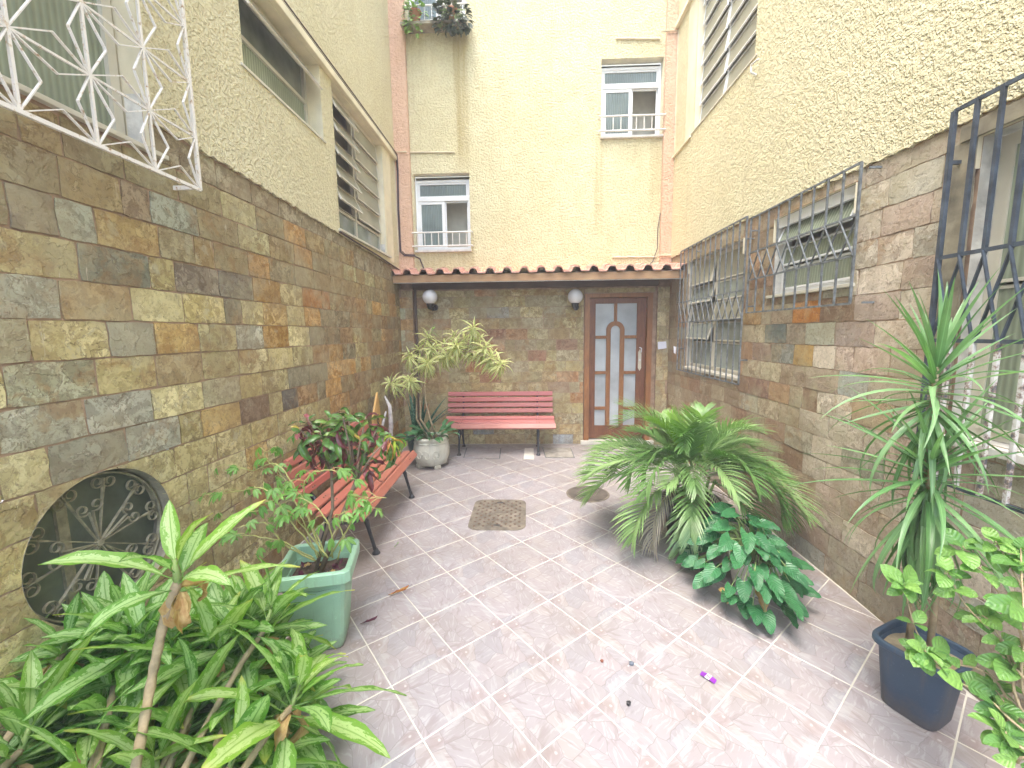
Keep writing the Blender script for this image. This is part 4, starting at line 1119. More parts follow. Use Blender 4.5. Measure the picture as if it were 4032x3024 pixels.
# globe lamps
def lamp(px, py, label):
    y = D-.20; c = at(px, py, y=y)
    t = thing('wall_lamp', label, 'wall lamp', (c.x, D, c.z-.12), 'globe lamps beside the door')
    g = G().lathe([(.0005+.102*math.sin(PI*k/16), -.102*math.cos(PI*k/16)) for k in range(2, 17)], c, 28)
    obj('globe', g, M_OPAL, t, smooth=True)
    g = G().lathe([(.012, -.165), (.030, -.16), (.036, -.145), (.050, -.105), (.056, -.078), (.050, -.074)], c, 20)
    obj('holder', g, M_BLACKPL, t, smooth=True)
    obj('arm', G().tube([c+Vector((0, 0, -.15)), c+Vector((.01, .09, -.17)), Vector((c.x+.03, D-.02, c.z-.13))], .013, 8), M_BLACKPL, t, smooth=True)
    g = G().prism([(c.x+.03+.04*math.cos(2*PI*k/14), c.z-.13+.045*math.sin(2*PI*k/14)) for k in range(14)], FB, .015, .045)
    obj('wall_plate', g, M_BLACKPL, t)
lamp(1693, 1170, 'white globe lamp on a black holder above the yellow striped plant')
lamp(2265, 1168, 'white globe lamp on a black holder beside the wooden door')

# conduits, cable, papers
def P(px, py, **k): return at(px, py, **k)
c1 = [P(1557, 1042, y=D-.03), P(1556, 597, y=D-.09), P(1600, 597, y=D-.09), P(1603, 600, y=D-.02), P(1790, 600, y=D-.02)]
c1[0] = Vector((XL+.02, D-.09, c1[1].z-1.35)); c1[1] = Vector((XL+.02, D-.09, c1[2].z))
tag(obj('conduit', G().tube(c1, .011, 6), M_PVC), 'cream painted conduit bending from the left salmon pilaster towards the lower window', 'conduit', 'painted conduits on the end wall')
c2 = [P(2425, 152, y=D-.025), P(2598, 153, y=D-.025), P(2606, 122, y=D-.09), P(2672, 121, y=D-.09), P(2668, 600, y=D-.09)]
c2[3] = Vector((XR-.02, D-.09, c2[3].z)); c2[4] = Vector((XR-.02, D-.09, c2[4].z))
tag(obj('conduit', G().tube(c2, .011, 6), M_PVC), 'cream painted conduit passing over the right salmon pilaster above the upper window', 'conduit', 'painted conduits on the end wall')
c3 = [P(2412, 1013, y=D-.025), P(2585, 1011, y=D-.025), P(2592, 1006, y=D-.09), P(2672, 1004, y=D-.09)]; c3[3] = Vector((XR-.01, D-.09, c3[3].z))
tag(obj('conduit', G().tube(c3, .010, 6), M_PVC), 'short painted conduit just above the canopy tiles at the right pilaster', 'conduit', 'painted conduits on the end wall')
cb = [(XL+.03, .2, 4.03), (XL+.045, 2.0, 4.012), (XL+.04, 3.2, 4.02), (XL+.055, 4.2, 4.008), (XL+.05, 5.2, 4.012), (XL+.06, 5.84, 3.99), (XL+.055, 5.875, 3.8), (XL+.04, 5.878, 3.3), (XL+.045, 5.875, 2.75),
      (XL+.10, 5.872, 2.70), (XL+.24, 5.88, 2.69), (XL+.30, 5.93, 2.66), (XL+.36, 5.935, 2.50)]
g = G().tube(cb, .010, 6); g.tube([Vector(p)+Vector((.012, -.004, .014)) for p in cb[1:-2]], .006, 6)
tag(obj('cable', g, M_CABLE), 'dark cable bundle running along the left ledge and down the salmon pilaster', 'cable')
g = G().tube([(XL+.03, 5.88, 2.50), (XL+.035, 5.0, 2.545), (XL+.03, 4.02, 2.585)], .008, 6)
tag(obj('cable', g, M_CABLE), 'thin cable along the top of the slate under the far left window', 'cable')
g = G().tube([P(2600, 840, y=D-.03), P(2590, 900, y=D-.03), P(2588, 980, y=D-.03), P(2570, 1030, y=D-.03), P(2540, 1060, y=D-.03)], .005, 6)
tag(obj('cable', g, M_CABLE), 'thin loose cable hanging beside the right pilaster above the canopy', 'cable')
def paper(corners, label, y, cat='notice', m=None):
    g = G(); p = [at(a, b, y=y) for a, b in corners]
    g.quad(*p); q_ = [v+Vector((0, .002, 0)) for v in p]; g.quad(*reversed(q_))
    for i in range(4): g.quad(p[i], p[(i+1) % 4], q_[(i+1) % 4], q_[i])
    return tag(obj('notice' if cat == 'notice' else 'intercom', g, m or M_PAPER), label, cat)
paper([(2590, 1346), (2623, 1344), (2625, 1371), (2591, 1376)], 'blank white paper notice stuck on the slate pier right of the door', D-.078)
g = G().rng(at(2641, 1306, y=D-.05), at(2660, 1358, y=D-.13)); ic = obj('intercom', g, M_BLACKPL)
tag(ic, 'small grey intercom panel in the corner beside the far grille', 'intercom')
obj('faceplate', G().rng(at(2645, 1312, y=D-.131), at(2656, 1350, y=D-.135)), M_ALU, ic)
g = G()
for (a, b, c, d) in ((2652, 1362, 2662, 1395), (2664, 1364, 2672, 1402)):
    p = at(a, b, y=5.45), at(c, b+4, y=5.42), at(c-2, d, y=5.43), at(a+1, d-6, y=5.46)
    g.quad(*p); g.quad(*[v+Vector((0, .003, 0)) for v in reversed(p)])
tag(obj('notice', g, M_PAPER), 'crumpled white papers tucked behind the far iron grille', 'paper')
# awning arm hook by the upper right window
g = G().tube([P(2988, 232, x=XR-.05), P(2958, 255, x=XR-.06), P(2957, 285, x=XR-.06), P(2978, 296, x=XR-.02)], .008, 6)
tag(obj('bracket', g, M_WHITEPAINT), 'bent pale metal hook below the upper right window', 'bracket')

# ================================================================== benches
RED1, RED2 = (.47, .165, .15), (.42, .145, .10)
def slat(g, yz, tilt, L, wd, th):
    y, z = yz; ca, sa = math.cos(tilt), math.sin(tilt)
    e = th*.3
    prof = [(-wd/2, -th/2), (wd/2, -th/2), (wd/2, th/2-e), (wd/2-e, th/2), (-wd/2+e, th/2), (-wd/2, th/2-e)]
    k = len(g.v)
    for x in (-L/2, L/2):
        for a, b in prof: g.v.append(Vector((x, y+a*ca-b*sa, z+a*sa+b*ca)))
    n = 6
    g.f += [tuple(k+i for i in range(n)), tuple(k+n+i for i in reversed(range(n)))]
    for i in range(n): j = (i+1) % n; g.f.append((k+j, k+i, k+n+i, k+n+j))
def bench(name, label, colr, L=1.49, nbolt=True):
    t = thing(name, label, 'bench', (0, 0, 0), 'red slatted benches')
    # y forward is negative; a = angle of the board's width from horizontal
    back = [((.285, .755), R(80)), ((.270, .677), R(80)), ((.252, .599), R(79)), ((.233, .521), R(78))]
    seat = [((.150, .432), R(24)), ((.065, .405), R(8)), ((-.025, .396), R(0)), ((-.118, .400), R(-4)), ((-.200, .388), R(52))]
    for (yz, a) in back+seat:
        g = G(); slat(g, yz, a, L+(0.03 if yz[1] < .45 else 0), .062 if yz[1] > .45 else .072, .026)
        o = obj('slat', g, M_BENCH, t); o.color = (*[c*rnd(.9, 1.08) for c in colr], 1)
        for x in (-.53, .53):
            g = G(); ca, sa = math.cos(a), math.sin(a)
            for e in (-.016, .016):
                c = Vector((x+e, yz[0]-sa*.0145, yz[1]+ca*.0145)) if yz[1] < .45 else Vector((x+e, yz[0]-sa*.0145, yz[1]+ca*.0145))
                nrm = Vector((0, -sa, ca))
                g.tube([c-nrm*.002, c+nrm*.003], .006, 8)
            obj('bolt', g, M_REDSTEM, t)
    for x in (-.53, .53):
        g = G()
        g.tube([(x, .312, .785), (x, .300, .68), (x, .268, .50), (x, .215, .42), (x, .12, .372), (x, -.03, .366), (x, -.13, .368), (x, -.185, .350)], [.012, .013, .014, .018, .017, .017, .018, .016], 8)
        g.tube([(x, .175, .42), (x, .135, .33), (x, .15, .20), (x, .20, .06), (x, .225, .012)], [.017, .017, .014, .013, .015], 8)
        g.lathe([(.026, 0), (.026, .008), (.016, .022), (.012, .034)], (x, .225, 0), 14)
        g.tube([(x, -.13, .38), (x, -.12, .31), (x, -.155, .255), (x, -.165, .20), (x, -.195, .08), (x, -.21, .012)], [.017, .019, .020, .014, .013, .016], 8)
        g.lathe([(.030, 0), (.030, .008), (.020, .022), (.014, .038)], (x, -.212, 0), 14)
        g.tube([(x, -.145, .285), (x, -.06, .24), (x, .04, .235), (x, .13, .30)], .009, 6)
        obj('leg_frame', g, M_IRON, t, smooth=True)
    return t
b1 = bench('bench', 'faded red slatted bench with black iron legs against the back slate wall', RED1)
b1.location = (-.405, 5.60, 0)
b2 = bench('bench', 'orange red slatted bench along the left wall behind the croton', RED2)
b2.location = (-1.37, 3.41, 0); b2.rotation_euler = (0, 0, R(91.5))

# ================================================================== covers in the floor
def cover_rect():
    c = Vector((-.277, 3.575, 0)); t = thing('manhole_cover', 'rounded square cast iron cover with diamond studs in the middle of the floor', 'manhole cover', c)
    def rr(hw, hh, r, n=6):
        out = []
        for (sx, sy, a0) in ((1, 1, 0), (-1, 1, 90), (-1, -1, 180), (1, -1, 270)):
            for k in range(n+1):
                a = R(a0+90*k/n); out.append((c.x+sx*(hw-r)+r*math.cos(a), c.y+sy*(hh-r)+r*math.sin(a)))
        return out
    F0 = lambda u, v, w_: Vector((u, v, w_))
    obj('frame', G().prism(rr(.245, .315, .09), F0, -.01, .006), M_CAST, t, bevel=.002)
    obj('lid', G().prism(rr(.212, .285, .06), F0, .0045, .0085), M_CAST, t, bevel=.002)
    F1 = lambda u, v, w_: Vector((u, v, w_)); sme = mesh('stud', G().prism([(-.011, 0), (0, -.012), (.011, 0), (0, .012)], F1, 0, .0045), M_STUD)
    for i in range(11):
        for j in range(14):
            if (i+j) % 2: continue
            x, y = c.x-.19+.038*i, c.y-.255+.0392*j
            if math.hypot(x-c.x, y-c.y) < .05: continue
            inst('stud', sme, t, Matrix.Translation((x, y, .0085)))
    obj('boss', G().lathe([(.045, 0), (.045, .003), (.02, .004)], c+Vector((0, 0, .0085)), 20), M_CAST, t)
    for s_ in (-1, 1): obj('lift_slot', G().prism([(c.x+.035*math.cos(2*PI*k/12), c.y+s_*.235+.014*math.sin(2*PI*k/12)) for k in range(12)], F0, .0086, .0094), M_IRON, t)
cover_rect()
c = Vector((.588, 4.05, 0)); t = thing('manhole_cover', 'plain round brown cover set in the floor tiles near the palm', 'manhole cover', c)
obj('frame', G().lathe([(.215, -.01), (.215, .004), (.205, .005)], c, 40), M_CAST, t)
obj('lid', G().lathe([(.196, .0), (.196, .007), (.19, .008), (.05, .0085)], c, 40), M_CAST2, t)
def slab(corners, label, m, h=.006, frame=None):
    p = [at(a, b, z=0) for a, b in corners]
    t = thing('floor_hatch', label, 'floor hatch', (sum(p, Vector())/4))
    obj('lid', G().prism([(v.x, v.y) for v in p], lambda u, v, w_: Vector((u, v, w_)), -.004, h), m, t, bevel=.002)
    cx = sum(p, Vector())/4
    q_ = [cx+(v-cx)*1.06 for v in p]
    g = G()
    for i in range(4): g.quad(q_[i]+Vector((0, 0, h-.003)), q_[(i+1) % 4]+Vector((0, 0, h-.003)), p[(i+1) % 4]+Vector((0, 0, h-.002)), p[i]+Vector((0, 0, h-.002)))
    obj('rim', g, frame or M_GREYIRON, t)
slab([(1828, 1802), (1965, 1806), (1970, 1766), (1840, 1764)], 'pale worn inspection lid under the left end of the back bench', M_TILE, .004)
slab([(2150, 1802), (2260, 1803), (2245, 1764), (2138, 1763)], 'dark grey concrete inspection lid right of the back bench', M_CONC)
g = G(); p = [at(a, b, z=.0045) for a, b in ((2062, 1809), (2103, 1810), (2101, 1765), (2066, 1764))]; g.quad(*p)
tag(obj('cement_patch', g, M_PALEMARBLE), 'pale cement patch in the floor beneath the back bench', 'patch', kind='structure')

# ================================================================== plants
GA = 2.39996
def leafg(L, wd, prof, droop=.6, fold=.25, n=8, curl=0., wave=0., cross=(-1, -.5, 0, .5, 1), pet=0., twist=0., heart=0.):
    """blade along +Y from the origin, bending down towards its tip; prof(t) gives the half width share"""
    g = G(); g.uv = []; y = z = 0.; ang = 0.; m_ = len(cross)
    ds = (L)/n
    for i in range(n+1):
        t = i/n; hw = prof(t)*wd/2
        nv = Vector((0, -math.sin(ang), math.cos(ang))); tw = twist*t
        for c_ in cross:
            side = c_*hw; up = abs(c_)*hw*fold + (math.sin(t*17+c_*2)*wave*abs(c_) if wave else 0)
            px_, pn = side*math.cos(tw)-up*math.sin(tw), side*math.sin(tw)+up*math.cos(tw)
            back = -heart*L*max(0, 1-t*4)*abs(c_)
            g.v.append(Vector((px_, y+pet*L, z))+nv*pn+Vector((0, back, 0))); g.uv.append((.5+c_*.5, t))
        if i < n:
            ang -= (droop*(0.35+1.3*t))/n + (curl/n if t > .6 else 0)
            y += ds*math.cos(ang); z += ds*math.sin(ang)
    for i in range(n):
        for k in range(m_-1):
            a = i*m_+k; g.f.append((a, a+1, a+m_+1, a+m_))
    if pet:
        k0 = len(g.v); w_ = wd*.035
        for (yy, zz) in ((0, -.0), (pet*L, 0)):
            g.v += [Vector((-w_, yy, zz)), Vector((w_, yy, zz)), Vector((0, yy, zz-w_*1.4))]; g.uv += [(.5, .02)]*3
        for k in range(3): g.f.append((k0+k, k0+(k+1) % 3, k0+3+(k+1) % 3, k0+3+k))
    return g
def lance(t): return max(.03, math.sin(PI*min(1, t**.82))**.75) if t < 1 else .01
def sword(t): return max(.02, (.55+.45*min(1, t*3))*max(0, 1-min(t, .999)**2.2))
def ovate(t): return max(.02, math.sin(PI*min(1, t**.72))**.6)
def heartp(t): return max(.02, (.72+.28*min(1, t*3.5))*(1-max(0, t-.12)/.88)**.55 if t < 1 else .02)
def basis(pos, d, up, sc=1., roll=0.):
    y = Vector(d).normalized(); x = y.cross(Vector(up))
    if x.length < 1e-3: x = y.cross(Vector((1, .3, 0)))
    x.normalize(); z = x.cross(y)
    if roll:
        x, z = x*math.cos(roll)+z*math.sin(roll), z*math.cos(roll)-x*math.sin(roll)
    Mx = Matrix((x*sc, y*sc, z*sc)).transposed().to_4x4(); Mx.translation = Vector(pos); return Mx
def put(name, me, parent, pos, d, up=(0, 0, 1), sc=1., roll=0.):
    if isinstance(parent, Mass): return parent.add(me, basis(pos, d, up, sc, roll))
    return inst(name, me, parent, basis(pos, d, up, sc, roll))
def radial(axis, az, el):
    """direction at azimuth az round the axis, el above the plane across it"""
    a = Vector(axis).normalized(); x = a.orthogonal().normalized(); y = a.cross(x)
    return (x*math.cos(az)+y*math.sin(az))*math.cos(el)+a*math.sin(el)
def rosette(parent, mes, pos, axis, n, e0, e1, s0=.8, s1=1.1, climb=.05, name='leaf', az0=None, roll=.3, jit=.25, weights=None):
    pos = Vector(pos); a = Vector(axis).normalized(); az = az0 if az0 is not None else rnd(0, 6.28)
    for i in range(n):
        t = (i+.5)/n            # 0 youngest on top, 1 oldest
        el = e0+(e1-e0)*t+rnd(-jit, jit)*.6
        d = radial(a, az+i*GA+rnd(-jit, jit), el)
        me = random.choices(mes, weights)[0] if weights else random.choice(mes)
        sc = rnd(s0, s1)*(.62+.38*min(1, t*2.2))
        put(name, me, parent, pos-a*climb*t, d, a*.7+Vector((0, 0, .3)), sc, rnd(-roll, roll))
GEO = {}
def meshes(nm, mat, specs, smooth=True):
    out = []
    for sp in specs:
        g = leafg(**sp); me = mesh(nm, g, mat, smooth=smooth); GEO[me.name] = g; out.append(me)
    return out
class Mass:
    """many small leaves past the limit, joined into one part"""
    def __init__(s): s.g = G(); s.g.uv = []
    def add(s, me, M): s.g.add(GEO[me.name], M)
    def done(s, m, parent, name='foliage'):
        o = obj(name, s.g, m, parent, smooth=True); o['kind'] = 'stuff'; return o
def soil(parent, c, r, m=M_SOIL, sq=None, rot=0):
    g = G(); n = 24; rings = 4; c = Vector(c)
    g.v.append(c+Vector((0, 0, .008)))
    for j in range(1, rings+1):
        for k in range(n):
            a = 2*PI*(k+.5)/n; q = (abs(math.cos(a))**sq+abs(math.sin(a))**sq)**(-1/sq) if sq else 1
            p = Vector((math.cos(a)*r*q*j/rings, math.sin(a)*r*q*j/rings, rnd(-.006, .010)))
            g.v.append(c+Matrix.Rotation(rot, 3, 'Z') @ p)
    for k in range(n): g.f.append((0, 1+k, 1+(k+1) % n))
    for j in range(rings-1):
        for k in range(n):
            a = 1+j*n+k; b = 1+j*n+(k+1) % n; g.f.append((a, a+n, b+n, b))
    return obj('soil', g, m, parent, smooth=True)
def pot_profile(parent, nm, prof, c, m, n=40, sq=None, rot=0, smooth=True):
    g0 = G().lathe(prof, (0, 0, 0), n, sq, nm != 'rim'); g = G(); g.add(g0, Matrix.Translation(c) @ Matrix.Rotation(rot, 4, 'Z'))
    return obj(nm, g, m, parent, smooth=smooth)

# ---- big variegated plant in the left foreground
AG = meshes('leaf', L_AGL, [dict(L=.27, wd=.070, prof=lance, droop=.55, fold=.16, pet=.16, wave=.003), dict(L=.24, wd=.066, prof=lance, droop=.95, fold=.20, pet=.18, wave=.004),
                            dict(L=.30, wd=.074, prof=lance, droop=.35, fold=.28, pet=.14, wave=.003), dict(L=.20, wd=.060, prof=lance, droop=1.3, fold=.18, pet=.2, wave=.005), dict(L=.26, wd=.064, prof=lance, droop=.7, fold=.34, pet=.16, wave=.004, twist=.5)])
AD = meshes('dry_leaf', L_DEAD, [dict(L=.17, wd=.05, prof=lance, droop=2.4, fold=.9, curl=1.5, wave=.012, twist=1.2), dict(L=.14, wd=.045, prof=lance, droop=1.8, fold=1.1, curl=2, wave=.012, twist=-1.5)])
ag = thing('variegated_plant', 'large green and cream variegated plant filling the left foreground, with bare canes and dry leaves', 'plant', (-.95, 1.1, 0))
pot_profile(ag, 'pot', [(.16, 0), (.19, .02), (.25, .30), (.27, .31), (.27, .34), (.245, .34), (.24, .31)], (-.98, .74, 0), M_TERRA)
pot_profile(ag, 'pot', [(.14, 0), (.17, .02), (.22, .26), (.24, .27), (.24, .30), (.215, .30), (.21, .27)], (-1.48, .74, 0), M_TERRA)
soil(ag, (-.98, .74, .315), .238); soil(ag, (-1.48, .74, .275), .21)
crowns = [   # px, py of the crown, distance in y, leaves, base of the cane, highest/lowest elevation, size
    (690, 2230, 1.16, 9, (-.93, 1.0), 1.25, .05, .92), (262, 2520, 1.32, 9, (-1.45, 1.12), 1.15, -.1, .62), (1170, 2720, 1.26, 20, (-.86, 1.02), 1.3, -.45, 1.05),
    (850, 2540, 1.42, 15, (-.95, 1.1), 1.3, -.2, 1.0), (110, 2880, 1.08, 16, (-1.3, 1.0), 1.3, -.2, 1.05), (500, 2480, 1.45, 12, (-1.2, 1.12), 1.2, -.2, .85),
    (1060, 2420, 1.50, 13, (-.98, 1.15), 1.3, -.1, 1.0), (760, 2790, 1.20, 13, (-1.0, .98), 1.25, -.2, .9), (430, 2760, 1.22, 13, (-1.1, 1.0), 1.25, -.2, .95),
    (10, 2640, 1.28, 11, (-1.5, 1.05), 1.2, -.2, .95), (930, 2960, 1.12, 12, (-.95, .95), 1.25, -.2, .9), (620, 2980, 1.05, 12, (-1.0, .95), 1.25, -.1, .9),
    (330, 3020, 1.0, 12, (-1.2, .95), 1.25, -.1, .95), (660, 2580, 1.48, 12, (-1.0, 1.15), 1.2, -.2, .9), (250, 2700, 1.42, 11, (-1.35, 1.15), 1.2, -.2, .85), (1000, 2620, 1.4, 12, (-.9, 1.05), 1.2, -.2, .9),
    (960, 2400, 1.62, 11, (-.95, 1.1), 1.25, -.2, .9), (560, 2860, 1.38, 10, (-1.1, 1.0), 1.1, -.4, .9), (1010, 2820, 1.3, 12, (-.95, 1.0), 1.1, -.5, .9)]
for i, (px, py, yy, n, bs, e0, e1, sz) in enumerate(crowns):
    c = at(px, py, y=yy)
    b = Vector((bs[0]*.45-.55 if bs[0] > -1.25 else -1.48, bs[1]*.3+.44, .29)); mid = (b+c)/2+Vector((rnd(-.03, .03), rnd(-.02, .02), 0))
    ax = (c-mid).normalized()*.6+Vector((0, 0, .5))
    if i == 0:
        b = Vector((-.98, .76, .30)); ax = Vector((-.05, 0, 1))
        mid = at(600, 2660, y=1.10)
    r0 = .013 if i == 0 else .010
    pts = [b, b.lerp(mid, .6)+Vector((.004, 0, 0)), mid, mid.lerp(c, .5), c-ax*.05]
    g = G(); fine = []
    for a_, b_ in zip(pts, pts[1:]):
        for k in range(6): fine.append(a_.lerp(b_, k/6))
    fine.append(pts[-1])
    g.tube(fine, [r0*(1.12 if k % 2 else .94) for k in range(len(fine))], 8)
    obj('cane', g, M_CANE, ag, smooth=True)
    obj('stem', G().tube([c-ax*.055, c+ax*.02], [r0*.95, .006], 8), M_STEM, ag, smooth=True)
    rosette(ag, AG, c, ax, n, e0, e1, 1.0*sz, 1.26*sz, .09, weights=[4, 3, 3, 1.2, 2])
    for k in range(2 if i not in (0, 2) else 4):
        put('dry_leaf', random.choice(AD), ag, c-ax*rnd(.06, .10), radial(ax, rnd(0, 6.28), rnd(-.9, -.1)), (0, 0, 1), rnd(.7, 1.05))

amass = Mass(); random.seed(77)
for k in range(66):
    px, py = rnd(-60, 1120), rnd(2430, 3150)
    if px < 330 and py < 2640 or px > 950 and py < 2600: continue
    yy = rnd(1.35, 1.62) if py < 2850 else rnd(1.2, 1.5)
    c = at(px, py, y=yy); c.x = max(c.x, XL+.18)
    if c.z < .2: c.z = .2
    rosette(amass, AG, c, (rnd(-.3, .3), rnd(-.4, .1), 1), 15, 1.2, -.4, .9, 1.15, .09, weights=[4, 3, 3, 1.2, 2])
amass.done(L_AGL, ag)

# ---- square mint planter with the croton and the vine
pc = Vector((-1.115, 2.035, 0)); prot = R(14)
pl = thing('planter', 'square mint green plastic planter with a wide rim and leaf litter on its soil', 'planter', pc)
prof = [(.112, 0), (.118, .01), (.150, .375), (.150, .385), (.178, .388), (.183, .395), (.183, .448), (.178, .453), (.158, .453), (.153, .446), (.145, .30)]
pot_profile(pl, 'body', prof[:3]+[(.150, .386), (.146, .386), (.138, .28)], pc, M_MINT, 48, 9, prot, False)
pot_profile(pl, 'rim', prof[3:], pc, M_MINT, 48, 12, prot, False)
soil(pl, pc+Vector((0, 0, .352)), .150, M_SOIL, 9, prot)
LIT = meshes('litter_leaf', L_PURPLE, [dict(L=.07, wd=.03, prof=lance, droop=1.2, fold=.6, wave=.006), dict(L=.05, wd=.02, prof=lance, droop=-1., fold=.5)])
LIT2 = meshes('litter_leaf', L_DEAD, [dict(L=.07, wd=.03, prof=lance, droop=1.0, fold=.6, wave=.006)])
for k in range(26): put('litter_leaf', random.choice(LIT+LIT2), pl, pc+Vector((rnd(-.12, .12), rnd(-.12, .12), .368)), (rnd(-1, 1), rnd(-1, 1), rnd(-.1, .3)), (rnd(-.5, .5), 0, 1), rnd(.6, 1))
tag(obj('bottle_cap', G().lathe([(.011, 0), (.012, .004), (.011, .013)], pc+Vector((-.055, -.075, .378)), 14), plain('bright_blue_plastic', (.04, .30, .62), .4)), 'small bright blue cap lying on the soil of the mint planter', 'cap')

CRm = meshes('leaf', L_CROT, [dict(L=.15, wd=.034, prof=lance, droop=1.9, fold=.5, twist=1.6, wave=.004), dict(L=.13, wd=.036, prof=lance, droop=2.4, fold=.6, twist=-2.4, wave=.005, curl=1.0),
                              dict(L=.17, wd=.028, prof=lance, droop=2.2, fold=.35, twist=3.2, wave=.004), dict(L=.10, wd=.036, prof=ovate, droop=1.4, fold=.4, twist=.6), dict(L=.12, wd=.04, prof=lance, droop=1.2, fold=.3, wave=.006)])
CRB = meshes('leaf', L_CROTB, [dict(L=.09, wd=.025, prof=lance, droop=1.2, fold=.4, twist=.8), dict(L=.12, wd=.02, prof=lance, droop=2, fold=.4, twist=2)])
CRL = meshes('leaf', L_LIME, [dict(L=.14, wd=.018, prof=lance, droop=2.6, fold=.4, twist=2.0, curl=1.), dict(L=.12, wd=.016, prof=lance, droop=2.0, fold=.4, twist=-2.4)])
cr = thing('croton_shrub', 'croton with drooping twisted green and dark red leaves growing from the mint planter', 'shrub', pc+Vector((0, 0, .36)))
trunk = [pc+Vector((.00, .0, .36)), at(1318, 2100, y=2.06), at(1400, 1900, y=2.12), at(1412, 1800, y=2.14)]
obj('trunk', G().tube(trunk, [.014, .012, .010, .008], 8), M_REDSTEM, cr, smooth=True)
t2 = [pc+Vector((-.04, .03, .36)), at(1310, 2000, y=2.16), at(1306, 1860, y=2.2), at(1290, 1720, y=2.2)]
obj('trunk', G().tube(t2, [.011, .009, .008, .007], 8), M_REDSTEM, cr, smooth=True)
cc = [(1215, 1650, 2.16), (1300, 1640, 2.2), (1370, 1630, 2.2), (1440, 1640, 2.25), (1180, 1690, 2.1), (1260, 1700, 2.1), (1340, 1700, 2.1), (1420, 1730, 2.15), (1480, 1700, 2.25),
      (1310, 1760, 2.2), (1390, 1790, 2.15), (1450, 1800, 2.2), (1350, 1640, 2.08), (1230, 1740, 2.2)]
hub = (trunk[-1]+t2[-1])/2+Vector((0, 0, -.05))
for i, (px, py, yy) in enumerate(cc):
    c = at(px, py, y=yy)
    src = t2[2] if px < 1330 else trunk[2]
    obj('branch', G().tube([src, src.lerp(c, .55)+Vector((0, 0, .03)), c], [.006, .005, .004], 6), M_REDSTEM, cr, smooth=True)
    rosette(cr, CRm, c, Vector((rnd(-.4, .4), rnd(-.5, .1), 1)), 12, .9, -.9, .75, 1.1, .09, roll=1.0, jit=.5)
cl = at(1535, 1725, y=2.2)
obj('branch', G().tube([trunk[2], trunk[2].lerp(cl, .5)+Vector((0, 0, .03)), cl], [.006, .005, .004], 6), M_REDSTEM, cr, smooth=True)
rosette(cr, CRB, cl, (0, -.2, 1), 6, .5, -.6, .8, 1.1, .03); rosette(cr, CRL, cl+Vector((.03, 0, 0)), (.3, -.2, 1), 8, .7, -.4, .8, 1.2, .04); rosette(cr, CRm, cl, (0, -.2, 1), 8, .2, -1.3, .9, 1.3, .05)

vn = thing('vine_plant', 'straggly light green vine with five fingered leaves spilling from the mint planter', 'vine', pc+Vector((0, 0, .36)))
lf = leafg(.062, .019, ovate, droop=.6, fold=.3, n=5, cross=(-1, 0, 1), pet=.12)
def palmate(k=5, dr=.0):
    g = G(); g.uv = []
    for i in range(k):
        a = (i-(k-1)/2)*.62; s_ = 1-.18*abs(i-(k-1)/2)
        g.add(lf, Matrix.Rotation(-a, 4, 'Z') @ Matrix.Rotation(rnd(-.5, 0)-dr, 4, 'X') @ Matrix.Scale(s_, 4))
    return g
PV = [mesh('leaf', palmate(5), L_VINE, smooth=True), mesh('leaf', palmate(5, .5), L_VINE, smooth=True), mesh('leaf', palmate(3, .8), L_VINE, smooth=True)]
random.seed(5)
vines = [[(1290, 2200, 1.98), (1200, 2080, 2.0), (1120, 2010, 2.0), (960, 2020, 2.05), (870, 2050, 2.1)],
         [(1280, 2190, 2.0), (1180, 1960, 2.05), (1090, 1830, 2.1), (1000, 1850, 2.15), (900, 1830, 2.2)],
         [(1270, 2190, 2.0), (1200, 2000, 1.98), (1210, 1880, 1.95), (1310, 1850, 1.95), (1370, 1900, 1.92)],
         [(1240, 2200, 2.0), (1100, 2130, 2.0), (960, 2110, 2.0), (870, 2150, 2.05)],
         [(1300, 2190, 2.0), (1380, 2060, 1.95), (1400, 1960, 1.93), (1440, 1960, 1.95), (1520, 1960, 1.98)],
         [(1260, 2190, 2.0), (1150, 2060, 1.92), (1050, 1930, 1.95), (960, 1930, 2.0), (830, 1960, 2.05)],
         [(1250, 2195, 2.0), (1190, 2050, 2.05), (1130, 1900, 2.1), (1040, 1790, 2.15), (1090, 1780, 2.1)],
         [(1310, 2195, 1.98), (1300, 2080, 1.9), (1240, 1990, 1.9), (1140, 1960, 1.9), (1010, 1990, 1.95)],
         [(1330, 2200, 1.98), (1350, 2120, 1.92), (1330, 2040, 1.9), (1390, 2000, 1.9), (1450, 2010, 1.9)],
         [(1240, 2210, 1.98), (1130, 2150, 1.95), (1040, 2060, 1.95), (930, 2080, 1.95)]]
